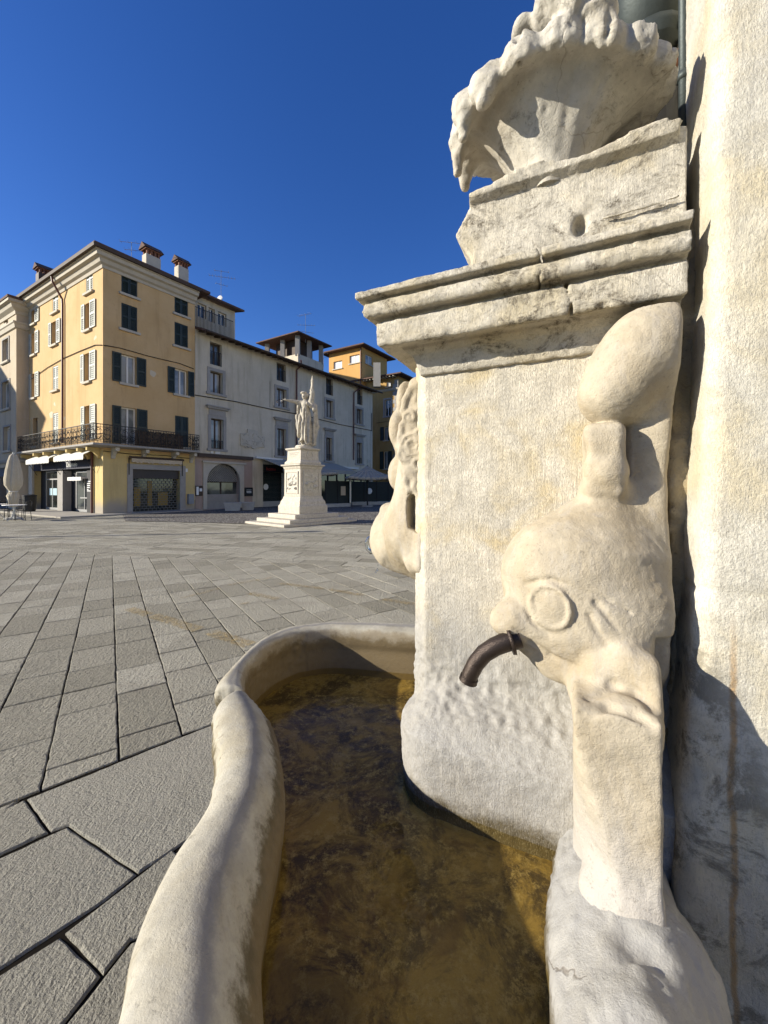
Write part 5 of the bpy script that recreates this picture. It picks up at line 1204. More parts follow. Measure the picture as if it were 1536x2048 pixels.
    for k in range(4):
        for i in range(2):
            b = MB(); c = q[k] + (q[(k + 1) % 4] - q[k]) * i / 2; cc = c + ((q[0] + q[2]) / 2 - c).normalized() * .25; b.box(cc.x - .2, cc.x + .2, cc.y - .2, cc.y + .2, z - 1.9, z); b.build('loggia_pillar', M['greystone'], B)
    b = MB(); c = (q[0] + q[2]) / 2; b.add([(*(c + (p - c) * .62), z - 2) for p in q] + [(*(c + (p - c) * .62), z - .05) for p in q], [(4, 5, 6, 7), (0, 1, 5, 4), (1, 2, 6, 5), (2, 3, 7, 6), (3, 0, 4, 7)]); b.build('loggia_shade_box', M['wood'], B)  # dark solid box; its colour stands in for the shade inside the loggia
    b = MB(); b.add([(*p, z - 6) for p in q] + [(*p, z - 1.75) for p in q], [(4, 5, 6, 7), (0, 1, 5, 4), (1, 2, 6, 5), (2, 3, 7, 6), (3, 0, 4, 7)]); b.build('loggia_wall', M['greyp'], B)
    return B
grey_house()

def penthouse():
    x, y, z = at(724, 694, 52); Cp = Vector((x, y)); a_ = 5.6; F = Fac(*(Cp - DL * a_), *DL); Fr = Fac(x, y, *DR)
    B = empty('orange_penthouse', (x, y, 0), 0, 'orange rooftop flat with white curtained windows rising behind the grey house', 'building'); ops = []; o2 = []; z0 = 6
    window(F, B, ops, 667, 684, 724, 739, 'glass', mat_g='curtain', depth=.25, sill=True); window(F, B, ops, 699, 719, 712, 728, 'glass', mat_g='curtain', depth=.25, sill=True)
    window(Fr, B, o2, 731, 745, 708, 726, 'glass', mat_g='glass2', depth=.2)
    wall(F, 0, a_, z0, z, ops, M['orange'], B); wall(Fr, 0, 6, z0, z, o2, M['orange'], B)
    q = [Cp - DL * a_, Cp, Cp + DR * 6, Cp + DR * 6 - DL * a_]; hip_roof(q, z, .8, .9, B)
    b = MB(); t = F.t(722); b.tube([F.p(t, .1, z), F.p(t, .1, z0)], .07, 6); b.build('downpipe', M['rustpipe'], B)
    b = MB(); xx, yy, zz = at(754, 727, 50); b.box(xx - .45, xx + .45, yy - .4, yy + .4, zz - 3, zz); b.build('chimney', M['trim'], B)
penthouse()
def ochre_house():
    x, y, z = at(796, 752, 50); Cp = Vector((x, y)); a_ = 8.0; F = Fac(*(Cp - DL * a_), *DL); Fr = Fac(x, y, *DR)
    B = empty('ochre_house', (x, y, 0), 0, 'dull ochre house with grey quoins and dark shutters in the shade behind the cafe umbrella', 'building'); ops = []
    window(F, B, ops, 772.7, 781, 764, 774, 'glass', mat_g='curtain', sill=True); window(F, B, ops, 769.5, 781.6, 800, 833, 'glass', mat_g='glassdark', surround=.2, sill=False)
    window(F, B, ops, 768, 777, 854, 881, 'glass', (761, 785), uref=768); window(F, B, ops, 767.5, 777, 903, 938, 'glass', (760, 784), uref=767.5)
    ops.append((F.t(758), F.t(776), 0, 2.9))
    wall(F, 0, a_, 0, z, ops, M['ochre2'], B); wall(Fr, 0, 10, 0, z, [], M['ochre2'], B)
    b = MB()
    for k in range(30):
        w = .75 if k % 2 else .5; zz = z - .9 - k * .5
        if zz < .2: break
        b.fbox(F, a_ - w, a_ + .04, -.02, .04, zz, zz + .47)
    b.build('quoins', M['greystone'], B)
    q = [Cp - DL * a_, Cp, Cp + DR * 10, Cp + DR * 10 - DL * a_]; hip_roof(q, z, 1.2, 1.0, B)
    zc = F.z(790, 776); add_sweep([tuple(q[0]), tuple(q[1]), tuple(q[2])], [(0, zc - .3), (.12, zc - .2), (.2, zc), (0, zc + .05)], 'string_course', M['trim'], B)
    b = MB()
    for k in range(16): t = a_ * (k + .5) / 16; b.fbox(F, t - .07, t + .07, 0, .85, z - .16, z - .02)
    b.build('rafter_row', M['trim'], B)
    cable(F, [(752, 846), (775, 843), (790, 842)], B)
ochre_house()
def shade_house():                                     # stands out of frame to the left; its evening-long shadow lies on the beige and ochre houses
    B = empty('gabled_house', (-52, 30, 0), 0, 'gabled house left of the square casting its shadow on the beige house', 'building')
    x0, x1, y0, y1, h = -62, -46, 21.7, 42, 15.0
    b = MB(); b.box(x0, x1, y0, y1, 0, h); b.build('wall', M['beige'], B)
    b = MB(); ym = (y0 + y1) / 2; b.add([(x0, y0 - .5, h), (x1, y0 - .5, h), (x1, y1 + .5, h), (x0, y1 + .5, h), (x0, ym, h + 6), (x1, ym, h + 6)], [(0, 1, 5, 4), (2, 3, 4, 5), (1, 2, 5), (3, 0, 4), (3, 2, 1, 0)]); b.build('roof', M['tile'], B)
shade_house()
def shade_block():                                      # added block, hidden behind the corner house to keep the ochre house in shade
    x0, x1, y0, y1, h = -32, -23, 46, 58, 23.0
    B = empty('shade_block', (x1, y0, 0), 0, 'tall plain block added unseen behind the ochre corner house to shade the dull ochre one', 'building')
    b = MB(); b.box(x0, x1, y0, y1, 0, h); b.build('wall', M['greyp'], B)
    b = MB(); b.box(x0 - .4, x1 + .1, y0 - .1, y1 + .4, h + .004, h + .25); b.build('roof', M['tile'], B)
shade_block()
def bounce_block():                                          # pale building added out of frame to bounce sun onto the shaded houses
    F = Fac(13.5, 15.5, 0, -1); B = empty('bounce_block', (13.5, 15.5, 0), 0, 'big pale building added out of view at the right to bounce sun onto the shaded houses', 'building'); ops = []
    for k in range(9):
        for z in (1.2, 7.6, 13.0): ops.append((2.0 + k * 6, 4.4 + k * 6, z, z + 3.6))
    wall(F, 0, 56, 0, 19, ops, M['trim'], B, depth=.5)
    for a, c, e, f in ops:
        b = MB(); b.fbox(F, a, c, -.48, -.4, e, f); w = b.build('window', M['glass'], B)
        b = MB(); b.fbox(F, a - .3, a, 0, .12, e, f + .3); b.fbox(F, c, c + .3, 0, .12, e, f + .3); b.fbox(F, a, c, 0, .12, f, f + .3); b.build('surround', M['whitepaint'], w)
    b = MB(); b.box(13.52, 34, -40.5, 15.5, 0, 18.9); b.build('body', M['trim'], B)
    add_sweep([F.p(0, 0, 0)[:2], F.p(56, 0, 0)[:2]], [(0, 18.2), (.3, 18.3), (.9, 18.9), (.9, 19.3), (0, 19.3)], 'cornice', M['trim'], B)
bounce_block()
antenna(263, 484, 507, 25.0, [(.95, 1.5, .2, 4), (.3, .9, .2, 4)], 'small television aerial beside the ochre house chimney')
antenna(442, 541, 592, 31.0, [(.97, 1.1, .3, 3), (.75, 2.0, .3, 9), (.45, .9, .6, 4)], 'tall many-armed television aerial above the attic flat')
antenna(611, 628, 673, 38.0, [(.97, 1.5, 2.7, 8), (.5, 1.7, .1, 7), (.2, 1.4, .4, 5)], 'television aerial above the open roof loggia')
antenna(647, 704, 726, 46.0, [(.9, .9, .2, 4), (.5, .8, .2, 4)], 'faint distant aerial just left of the orange penthouse')
# ------------------------------------------------------------------ the monument
M['marble'] = carved('white monument marble', (.53, .485, .405), (.45, .39, .30), (.28, .255, .215), dirt=.4, wet=False, warm_amt=.5, grain=.6, crack=.2, blot=.3, seed=40)
M['figure'] = plain('weathered statue marble', (.50, .45, .36), .8, .3, .35, 9)
M['relief'] = plain('dirty relief marble', (.56, .52, .44), .85, .2, .3, 14)
PH = R(49); E2, E1 = Vector((math.cos(PH), math.sin(PH))), Vector((-math.sin(PH), math.cos(PH)))
MC = Vector((-3.43, 16.72))
mon = empty('statue_monument', (MC.x, MC.y, 0), 0, 'white marble monument with robed woman statue on stepped pedestal in the middle of the square', 'monument')
def sq(c, s1, s2): return [tuple(c - E1 * s1 - E2 * s2), tuple(c - E1 * s1 + E2 * s2), tuple(c + E1 * s1 + E2 * s2), tuple(c + E1 * s1 - E2 * s2)]
def band(name, prof, mat=None, c=MC):                  # square-plan turned moulding: prof of (half width, z)
    b = MB(); V = [(*p, z) for r, z in prof for p in sq(c, r, r)]
    b.add(V, [(i * 4 + k, i * 4 + (k + 1) % 4, (i + 1) * 4 + (k + 1) % 4, (i + 1) * 4 + k) for i in range(len(prof) - 1) for k in range(4)] + [(3, 2, 1, 0), tuple(len(V) - 4 + k for k in range(4))])
    return b.build(name, mat or M['marble'], mon, bevel=.012)
def step(ul, uc, ur, vbase, vtop, z0, y0):
    y = FPX * (H - z0) / (vbase - VH) if y0 is None else y0; c = Vector(((uc - UC) / FPX * y, y))
    def run(u, e): r = (u - UC) / FPX; return (r * c.y - c.x) / (e.x - r * e.y)
    l2, l1 = run(ur, E2), run(ul, E1); z1 = H + (VH - vtop) / FPX * y
    b = MB(); P = [tuple(c), tuple(c + E2 * l2), tuple(c + E2 * l2 + E1 * l1), tuple(c + E1 * l1)]; b.prism(P, z0, z1); b.build('step', M['marble'], mon, bevel=.02); return z1
z1 = step(490, 568, 714, 1056, 1050.5, 0, None); z2 = step(513, 580, 697, 0, 1041, z1, 14.95); z3 = step(536, 590.5, 677, 0, 1030, z2, 15.35)
ZP = z3
zv = lambda v, y=15.75: H + (VH - v) / FPX * y
band('plinth', [(.73, ZP), (.73, zv(1013)), (.68, zv(1010)), (.66, zv(1004)), (.60, zv(999)), (.575, zv(994)), (.56, zv(993))])
band('die', [(.555, zv(993)), (.545, zv(937))])
band('die_cornice', [(.55, zv(937)), (.57, zv(935)), (.59, zv(931.5)), (.66, zv(929.5)), (.66, zv(927)), (.5, zv(926))])
band('attic', [(.545, zv(926)), (.54, zv(922)), (.47, zv(918)), (.455, zv(898))])
band('cap', [(.46, zv(898)), (.48, zv(897.5)), (.53, zv(895)), (.53, zv(893)), (.45, zv(892))])
ZS = zv(892)
b = MB(); b.lathe((MC.x + .05, MC.y, ZS), [(.36, 0), (.37, .06), (.35, .10), (.33, .12)], 24); b.build('disc', M['marble'], mon, True)
def relief(E, n, w, z0, z1, name, seed, dens):
    N = 56; b = []; F = []; Pn = np.array([(i / N, j / N, seed) for j in range(N + 1) for i in range(N + 1)])
    hgt = np.clip(fbm(Pn * [1, 1.4, 1], 7, seed, 3) - .02, 0, 1) * np.clip((1.05 - Pn[:, 1]) * 1.6, 0, 1) * dens
    edge = np.minimum(np.minimum(Pn[:, 0], 1 - Pn[:, 0]), np.minimum(Pn[:, 1], 1 - Pn[:, 1])); hgt *= np.clip(edge * 8, 0, 1)
    V = []
    for (a, c, _), q in zip(Pn, hgt):
        p = MC + n * (.552 + .01 + q * .10 if dens < 5 else .5) + E * ((a - .5) * w); V.append((p.x, p.y, z0 + (z1 - z0) * c))
    for j in range(N):
        for i in range(N): F.append((j * (N + 1) + i, j * (N + 1) + i + 1, (j + 1) * (N + 1) + i + 1, (j + 1) * (N + 1) + i))
    o = mesh_obj(name, V, F, M['relief'], mon, True, wloc(mon))
    b = MB(); L = .05
    for s0, s1, y0, y1 in ((-w / 2 - L, -w / 2, z0 - L, z1 + L), (w / 2, w / 2 + L, z0 - L, z1 + L), (-w / 2, w / 2, z1, z1 + L), (-w / 2, w / 2, z0 - L, z0)):
        q0, q1 = MC + n * .53 + E * s0, MC + n * .53 + E * s1; k0, k1 = q0 + n * .055, q1 + n * .055
        b.box8([(*q0, y0), (*q1, y0), (*k1, y0), (*k0, y0), (*q0, y1), (*q1, y1), (*k1, y1), (*k0, y1)])
    f = b.build('relief_frame', M['marble'], o)
    bm = bmesh.new(); bm.from_mesh(f.data); bmesh.ops.recalc_face_normals(bm, faces=bm.faces[:]); bm.to_mesh(f.data); bm.free()
relief(E2, -E1, .74, zv(985), zv(944), 'relief_panel', 3, 1.0); relief(E1, -E2, .74, zv(985), zv(944), 'relief_panel', 9, 1.0)
# carved inscription and wreath on the upper block
FI = Fac(*(MC - E2 * .463 + E1 * .455), *(-E1))
for k, q in enumerate((902, 905.5, 909)): 
    b = MB()
    for i in range(13 - 2 * k): t = .12 + .03 * k + i * .052; b.fbox(FI, t, t + .036, .0, .006, zv(q + 1.6), zv(q))
    b.build('inscription', M['relief'], mon)
b = MB(); cw = MC - E1 * .46
b.tube([(cw.x + E2.x * .15 * math.cos(a), cw.y + E2.y * .15 * math.cos(a), zv(908) + .17 * math.sin(a)) for a in np.linspace(2.2, 7.2, 12)], .035, 6); b.build('wreath_relief', M['relief'], mon)
def statue():
    yb = 16.62; s = yb / FPX; xb = (612 - UC) * s; zb = ZS + .10
    X = lambda zx, zy: ((480 + zx / 5.85 - 612) * s, (888 - (720 + zy / 5.85)) * s + 0.02)
    v = Vol((-1.08, -.42, -.02), (.62, .42, 3.15), .0155)
    def cone(a, d0, r0, b_, d1, r1, k=.03): x0, z0 = X(*a); x1, z1 = X(*b_); v.add(v.cone((x0, d0, z0), r0, (x1, d1, z1), r1), k)
    def ell(a, d, rx, ry, rz, k=.03, rot=0): x, z = X(*a); v.add(v.ell((x, d, z), (rx, ry, rz), rot), k)
    v.D = v.cone((*X(775, 930)[:1], 0, X(775, 930)[1]), .27, (X(772, 740)[0], 0, X(772, 740)[1]), .24).astype(np.float32)
    cone((772, 740), 0, .24, (770, 620), 0, .19, .05); cone((770, 620), 0, .19, (765, 520), 0, .185, .05)
    cone((690, 485), 0, .10, (840, 500), 0, .11, .06); cone((770, 520), -.02, .17, (765, 480), 0, .12, .04)
    cone((765, 475), 0, .065, (760, 440), -.01, .062, .02)
    ell((755, 410), -.02, .105, .12, .145, .015); ell((775, 400), .05, .13, .13, .13, .02); ell((745, 372), -.01, .13, .14, .07, .02); ell((790, 440), .08, .07, .08, .10, .02); ell((742, 415), -.12, .02, .03, .025, .015)
    cone((680, 480), -.03, .085, (610, 472), -.12, .062, .03); cone((610, 472), -.12, .06, (545, 462), -.20, .045, .02); cone((548, 462), -.2, .048, (518, 468), -.23, .028, .012)
    for k in range(4): cone((522, 462 + 4 * k), -.22 - .012 * k, .014, (498, 470 + 6 * k), -.26 - .01 * k, .009, .006)
    cone((530, 462), -.20, .016, (512, 455), -.23, .011, .006)
    cone((690, 500), 0, .08, (680, 600), .03, .05, .05)
    cone((840, 500), -.02, .10, (870, 560), -.10, .085, .04); cone((870, 560), -.1, .08, (800, 505), -.24, .055, .03); ell((797, 502), -.25, .05, .045, .05, .01)
    # cloak falling on the far side, and the flag
    cone((875, 520), .05, .11, (870, 760), .08, .12, .05); cone((870, 760), .08, .12, (850, 960), .08, .15, .05); cone((685, 640), .02, .10, (695, 850), .0, .13, .05)
    cone((835, 470), -.02, .12, (845, 380), 0, .105, .03); cone((845, 380), 0, .105, (848, 290), 0, .06, .03); cone((848, 290), 0, .05, (848, 225), 0, .05, .02); cone((848, 225), 0, .05, (848, 185), 0, .018, .02); cone((848, 190), 0, .03, (848, 145), 0, .008, .01)
    cone((720, 940), -.22, .07, (715, 965), -.30, .045, .03); cone((800, 940), -.16, .06, (798, 968), -.22, .045, .03)
    x, z = X(745, 960); v.cut(v.ell((x, -.28, z), (.09, .16, .10)), .03)
    V, F = v.mesh(); N = vnormals(V, F)
    low = np.clip((1.62 - V[:, 2]) / .3, 0, 1) * np.clip((V[:, 2] - .03) / .1, 0, 1)
    sw = V[:, 0] + .10 * V[:, 2] * np.sign(V[:, 0]) * .3
    d = low * (.035 * np.sin(sw * 38 + 1.2 * np.sin(V[:, 2] * 3)) + .025 * fbm(V * [9, 9, 1.1], 1.3, 5, 3)) + .018 * fbm(V * [1, 1, .6], 11, 8, 2) * np.clip((1.75 - V[:, 2]) / .2, 0, 1) + (V[:, 2] > 2.3) * .022 * fbm(V * [10, 10, 2], 2.2, 2, 2)
    V = V + N * d[:, None]
    V[:, 0] += xb; V[:, 1] += yb; V[:, 2] += zb
    o = mesh_obj('statue', V, F, M['figure'], mon, True, wloc(mon))
    bm = bmesh.new(); bm.from_mesh(o.data); bmesh.ops.recalc_face_normals(bm, faces=bm.faces[:]); bm.to_mesh(o.data); bm.free()
    b = MB(); x, z = X(490, 478)
    for k in range(12):
        a = k / 12 * 6.28; c = Vector((xb + x + .13 * math.cos(a), yb - .26, zb + z - .02 + .07 * math.sin(a))); b.tube([c, c + Vector((.07 * math.cos(a + 1.2), -.02, .06 * math.sin(a + 1.2)))], [.022, .004], 5)
    b.build('bronze_wreath', M['bronze'], o)
statue()
# ------------------------------------------------------------------ cobbles and kerb
cb = Mat('river cobbles'); vd = cb.voro(11, 'F1', cb.pos()); vc = cb.voro(11, 'F1', cb.pos(), 'Color')
cb.done(cb.mix(cb.rng(vd, .25, .6), cb.mix(cb.xyz(vc)[0], (.20, .185, .16), (.36, .34, .30)), (.06, .05, .04)), .85, cb.bump(cb.rng(vd, 0, .6, 1, 0), 1.0, .04))
poly = [G(250, 1042.5), G(480, 1047.5), G(560, 1048), G(715, 1050), G(760, 1051), G(1000, 1050), G(1300, 1035), (30, 60), (-2, 60), F2.p(T2b, .6, 0)[:2], F2.p(T2a, .6, 0)[:2], FR.p(0.6, .9, 0)[:2]]
mesh_obj('cobbles', [(x, y, .016) for x, y in poly], [list(range(len(poly)))], cb.m)['kind'] = 'structure'
b = MB(); P = [FL.p(-2, 2.3, 0)[:2], FL.p(LLEN + 1.2, 2.3, 0)[:2], FR.p(W1 + 1, 1.3, 0)[:2], FR.p(T2b - T2a, 1.3, 0)[:2]]
q = [FL.p(-8, 2.2, 0)[:2], FL.p(LLEN + .9, 2.2, 0)[:2], FR.p(W1, .95, 0)[:2], FR.p(W1, -.1, 0)[:2], FR.p(0, -.1, 0)[:2], FL.p(-8, -.1, 0)[:2]]
b.prism(q, -.03, .075); tag(b.build('pavement', plain('pale pavement slabs', (.36, .33, .28), .9, .3, .2, 2)), kind='structure')
# ------------------------------------------------------------------ street furniture
def planter(u0, u1, v0, v1, y, label):
    x0, _, zt = at(u0, v0, y); x1 = at(u1, v0, y)[0]; c = Vector(((x0 + x1) / 2, y)); w = (x1 - x0); F = Fac(c.x - w / 2, c.y, 1, .25)
    t = empty('planter', (c.x, c.y, 0), 0, label, 'planter', 'stone planters by the arched shop'); h = max(.5, zt)
    b = MB(); P = F.p; e = .06
    b.box8([P(e, -e, .03), P(w - e, -e, .03), P(w - e, -.5 + e, .03), P(e, -.5 + e, .03), P(0, 0, h), P(w, 0, h), P(w, -.5, h), P(0, -.5, h)]); b.build('trough', M['greyconc'], t, bevel=.02)
    b = MB(); b.fbox(F, -.03, w + .03, -.53, .03, h, h + .05); b.build('rim', M['greyconc'], t)
planter(448, 479, 1008, 1024, 24.6, 'left one of the two stone planters before the arched shop'); planter(483, 507, 1007.5, 1022, 25.4, 'right one of the two stone planters before the arched shop')
def board(u0, u1, v0, v1, label, mat, deco):
    t0, t1 = F2.t(u0), F2.t(u1); z0, z1 = F2.z(u0, v1), F2.z(u0, v0); b = MB(); b.fbox(F2, t0, t1, .02, .08, z0, z1); o = b.build('sign', mat); tag(o, label, 'sign'); 
    b = MB(); w = t1 - t0; h = z1 - z0
    if deco == 'scribble':
        P = F2.p
        for k in range(5): b.tube([P(t0 + w * (.2 + .12 * k), .085, z0 + h * .6), P(t0 + w * (.26 + .12 * k), .085, z0 + h * .35), P(t0 + w * (.3 + .12 * k), .085, z0 + h * .55)], .02, 4)
        b.fbox(F2, t0 + w * .2, t0 + w * .8, .08, .09, z0 + h * .7, z0 + h * .74); b.build('white_scrawl', M['letters'], o)
    else:
        b.fbox(F2, t0 + w * .1, t0 + w * .42, .08, .09, z0 + h * .1, z0 + h * .9); b.fbox(F2, t0 + w * .55, t0 + w * .9, .08, .09, z0 + h * .45, z0 + h * .75); b.build('paper', M['letters'], o)
board(390, 404, 971.5, 992, 'dark framed notice case on pink wall left of the arched shop', M['wood'], 'papers'); board(488.5, 504.5, 975, 992.5, 'square black sign with white scrawl right of the arched shop', M['black'], 'scribble')
def open_umbrella(u, v_apex, v_rim, y, r, ang, label):
    x, _, za = at(u, v_apex, y); zr = at(u, v_rim, y)[2]; t = empty('cafe_umbrella', (x, y, 0), 0, label, 'umbrella', 'open grey cafe umbrellas')
    V = [(x, y, za)]; F = []; n = 4; m = 8
    C_ = [Vector((x + r * math.cos(ang + k * math.pi / 2), y + r * math.sin(ang + k * math.pi / 2), zr)) for k in range(4)]
    b = MB(); A = Vector((x, y, za))
    for k in range(4):
        p, q = C_[k], C_[(k + 1) % 4]
        for i in range(m):
            for j in range(m):
                def pt(a, c):
                    e = p.lerp(q, c); s_ = A.lerp(e, a); s_.z -= .22 * math.sin(math.pi * c) * a * .5 - .0; s_.z -= .10 * math.sin(math.pi * a); return s_
                b.add([pt(i / m, j / m), pt((i + 1) / m, j / m), pt((i + 1) / m, (j + 1) / m), pt(i / m, (j + 1) / m)], [(0, 1, 2, 3)])
        for j in range(m):
            e0, e1 = p.lerp(q, j / m), p.lerp(q, (j + 1) / m); d0, d1 = .22 * math.sin(math.pi * j / m) * .5, .22 * math.sin(math.pi * (j + 1) / m) * .5
            b.add([e0 - Vector((0, 0, d0)), e1 - Vector((0, 0, d1)), e1 - Vector((0, 0, d1 + .2)), e0 - Vector((0, 0, d0 + .2))], [(0, 1, 2, 3)])
    o = b.build('canopy', M['greycloth'], t, True); sm = o.modifiers.new('thick', 'SOLIDIFY'); sm.thickness = .012
    b = MB(); b.tube([(x, y, .05), (x, y, za)], .06, 8); b.build('pole', M['black'], t)
    b = MB()
    for k in range(4): c = C_[k]; b.tube([(x, y, zr - .25), tuple(Vector((x, y, zr + .1)).lerp(c + Vector((0, 0, .1)), .55))], .022, 4)
    b.build('ribs', M['black'], t); b = MB(); b.box(x - .4, x + .4, y - .4, y + .4, .0, .09); b.build('foot', M['greyconc'], t)
open_umbrella(735, 931, 953, 31, 2.3, R(235), 'open pale grey square cafe umbrella beside the end of the grey house')
open_umbrella(622, 925, 944, 30, 2.3, R(250), 'open pale grey cafe umbrella mostly hidden behind the monument')
def screens():
    for (ua, ub, y0, y1, lab) in [(651, 699, 29.5, 31.0, 'dark glass terrace screen right of the monument'), (703, 800, 33.0, 35.5, 'dark glass terrace screen under the grey cafe umbrella')]:
        a, c = Vector(((ua - UC) / FPX * y0, y0)), Vector(((ub - UC) / FPX * y1, y1)); F = Fac(a.x, a.y, *(c - a)); L = (c - a).length
        t = empty('terrace_screen', (a.x, a.y, 0), 0, lab, 'screen', 'terrace screens'); n = max(2, round(L / 1.1))
        b = MB(); b.fbox(F, 0, L, -.25, .15, 0, .28); b.build('stone_base', M['greyconc'], t)
        for k in range(n):
            b = MB(); b.fbox(F, L * k / n + .04, L * (k + 1) / n - .04, -.03, .0, .30, .95); b.fbox(F, L * k / n + .04, L * (k + 1) / n - .04, -.02, -.01, .95, 2.0); b.build('panel', M['darkgreen'], t)
        b = MB()
        for k in range(n + 1): b.fbox(F, L * k / n - .035, L * k / n + .035, -.05, .02, .28, 2.05)
        b.build('posts', M['black'], t)
        if ub < 720:
            b = MB(); b.fbox(F, L * .62, L * .82, .02, .03, .9, 1.6); b.build('menu', M['beige'], t); b = MB(); b.tube([F.p(L, .1, .3), F.p(L, .1, 2.3)], .07, 8); b.build('white_post', M['steel'], t)
        else:
            b = MB(); b.tube([F.p(L * .35, .02, 1.2), F.p(L * .35, .04, 1.2)], .26, 14); b.build('round_sticker', M['letters'], t)
screens()
def closed_umbrella():
    y = 18.6; x = at(27, 1000, y)[0]; t = empty('closed_umbrella', (x, y, 0), 0, 'tall folded cream parasol tied with a strap at the far left', 'umbrella'); b = MB()
    zv_ = lambda v: at(0, v, y)[2]; n = 40; prof = [(907, .03), (911, .12), (922, .19), (940, .26), (958, .30), (970, .285), (978, .20), (983, .13), (986, .15), (992, .20), (1000, .17), (1008, .15), (1014, .10)]
    V = [];
    for i, (v, r) in enumerate(prof):
        for k in range(n):
            a = 6.283 * k / n; f = 1 + .16 * math.cos(a * 8 + i * .25) + (.2 * math.sin(a * 5 + i) if v > 983 else 0); V.append((x + r * f * math.cos(a), y + r * f * math.sin(a), zv_(v)))
    b.add(V, [(i * n + k, i * n + (k + 1) % n, (i + 1) * n + (k + 1) % n, (i + 1) * n + k) for i in range(len(prof) - 1) for k in range(n)] + [tuple(range(n))])
    o = b.build('canopy', plain('cream parasol cloth', (.50, .44, .33), .9, .1, .1, 5), t, True)
    bm = bmesh.new(); bm.from_mesh(o.data); bmesh.ops.recalc_face_normals(bm, faces=bm.faces[:]); bm.to_mesh(o.data); bm.free()
    b = MB(); b.tube([(x, y, .05), (x, y, zv_(905))], .035, 8); b.build('pole', M['steel'], t); b = MB(); b.lathe((x, y, 0.013), [(.35, 0), (.35, .07), (.08, .1), (.06, .25)], 16); b.build('foot', M['greyconc'], t)
    b = MB(); b.tube([(x + .15 * math.cos(a), y + .15 * math.sin(a), zv_(983)) for a in np.linspace(0, 6.28, 17)], .022, 5, False); b.build('strap', M['awn'], t)
closed_umbrella()
def cafe_table(u, y, label):
    x = at(u, 1000, y)[0]; t = empty('cafe_table', (x, y, 0), 0, label, 'table', 'cafe tables at the left'); b = MB(); b.lathe((x, y, .70), [(.42, 0), (.43, .012), (.42, .03)], 20); b.build('table_top', M['whitepaint'], t)
    b = MB(); b.tube([(x, y, .1), (x, y, .70)], .03, 8); b.build('column', M['steel'], t)
    b = MB()
    for k in range(3): a = 2.1 * k + .4; b.tube([(x, y, .3), (x + .18 * math.cos(a), y + .18 * math.sin(a), .12), (x + .33 * math.cos(a), y + .33 * math.sin(a), .02)], .016, 5)
    b.build('feet', M['steel'], t)
cafe_table(29, 17.7, 'white round cafe table in front of the folded parasol'); cafe_table(-4, 18.6, 'white round cafe table cut by the left edge of the picture')
def chair(x, y, rz, label):
    t = empty('cafe_chair', (x, y, 0), 0, label, 'chair', 'dark cafe chairs'); ca, sa = math.cos(rz), math.sin(rz); Tr = lambda p: (x + p[0] * ca - p[1] * sa, y + p[0] * sa + p[1] * ca, p[2])
    for sx in (-1, 1):
        for sy in (-1, 1):
            b = MB(); b.tube([Tr((.2 * sx, .2 * sy, .015)), Tr((.17 * sx, .17 * sy, .45))], .013, 5); b.build('leg', M['iron'], t)
    b = MB(); b.box8([Tr(p) for p in [(-.2, -.2, .44), (.2, -.2, .44), (.2, .2, .44), (-.2, .2, .44), (-.2, -.2, .47), (.2, -.2, .47), (.2, .2, .47), (-.2, .2, .47)]]); b.build('seat', M['iron'], t)
    b = MB(); b.tube([Tr((-.18, .19, .46)), Tr((-.19, .23, .86)), Tr((0, .25, .92)), Tr((.19, .23, .86)), Tr((.18, .19, .46))], .014, 5)
    for k in range(5): b.tube([Tr((-.12 + .06 * k, .20, .47)), Tr((-.12 + .06 * k, .245, .89))], .008, 4)
    b.build('backrest', M['iron'], t)
xw = lambda u, y: (u - UC) / FPX * y
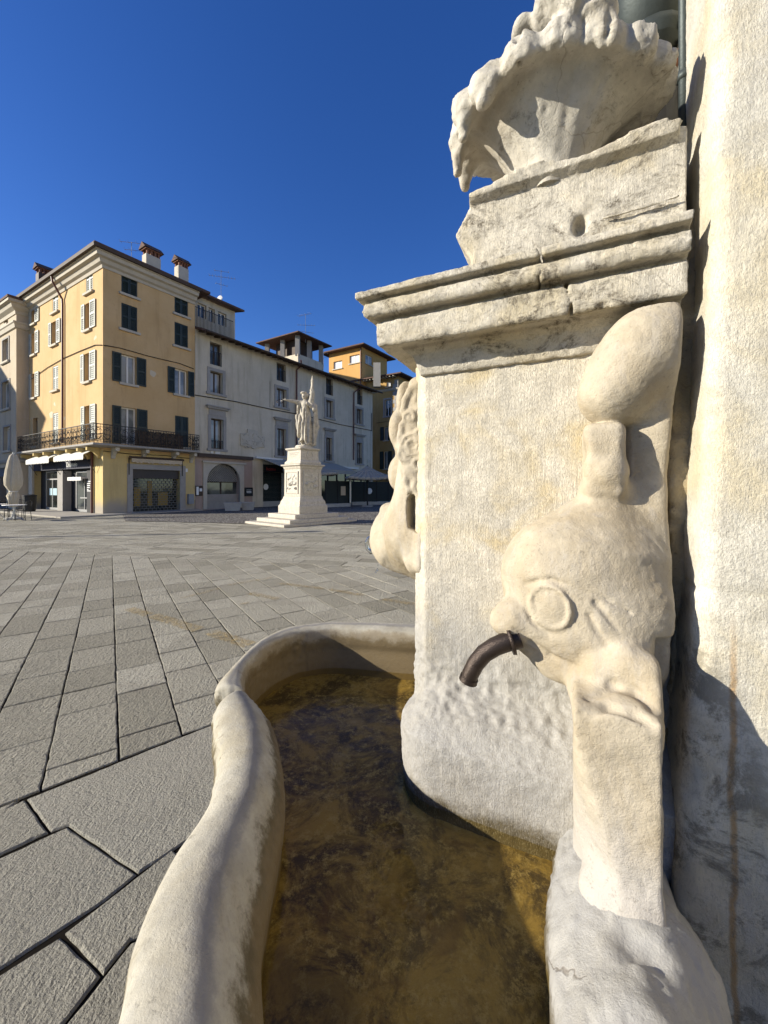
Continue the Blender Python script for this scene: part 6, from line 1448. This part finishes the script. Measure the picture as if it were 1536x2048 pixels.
chair(xw(12, 17.9), 17.9, R(75), 'dark metal cafe chair left of the white table'); chair(xw(47, 17.9), 17.9, R(-80), 'dark metal cafe chair right of the white table'); chair(xw(33, 18.9), 18.9, R(10), 'dark metal cafe chair behind the white table near the parasol foot'); chair(xw(4, 19.4), 19.4, R(160), 'dark metal cafe chair at the left picture edge')
def bin_(u, y):
    x = xw(u, y); t = empty('bin', (x, y, .07), 0, 'dark waste bin beside the white pilaster of the corner shop', 'bin'); b = MB(); b.lathe((x, y, .075), [(.26, 0), (.3, .1), (.33, .85), (.33, .9), (.28, .92)], 16); b.build('drum', M['iron'], t)
    b = MB(); b.lathe((x, y, .97), [(.345, 0), (.345, .07), (.2, .12)], 16); b.build('lid', M['black'], t)
bin_(59, 23.5)
def lamp(x, y, h):
    t = empty('street_lamp', (x, y, 0), 0, 'iron street lamp at the left side of the square casting a thin shadow', 'lamp'); b = MB(); b.lathe((x, y, 0), [(.2, 0), (.2, .3), (.1, .4), (.09, .6), (.08, h - .5), (.06, h)], 12); b.build('post', M['iron'], t)
    b = MB(); b.lathe((x, y, h), [(.1, 0), (.18, .35), (.22, .38), (.05, .55)], 8); b.build('lantern', M['glass'], t)
lamp(-14.2, 11.35, 4.0); 
# water beads at the mask's mouth
g = Mat('water drops'); g.done((.9, .95, .95), .02, None, Transmission_Weight=1.0, IOR=1.33)
b = MB(); p = LP(742, 1092, -.27); q = LP(733, 1088, -.30)
W = lambda p: (OX + AX * p[0] + NX * p[1], OY + AY * p[0] + NY * p[1], p[2])
st = LS(740, -.27); b.tube([W(LP(u, v, -.28)) for u, v in ((752, 1100), (742, 1104), (735, 1098), (733, 1086), (737, 1076), (744, 1072))], [5 * st, 5 * st, 4 * st, 4 * st, 3 * st, 2 * st], 8)
for u, v, r in ((757, 1122, 2), (756, 1131, 1.5), (755, 1140, 2.5), (752, 1144, 2), (758, 1112, 1.6)): c = Vector(W(LP(u, v, -.28))); b.lathe(tuple(c), [(r * st * .3, -r * st), (r * st, 0), (r * st * .3, r * st * 1.3)], 6)
tag(b.build('water_trickle', g.m, None, True), 'clear water trickling from the mouth of the carved mask', 'water jet')
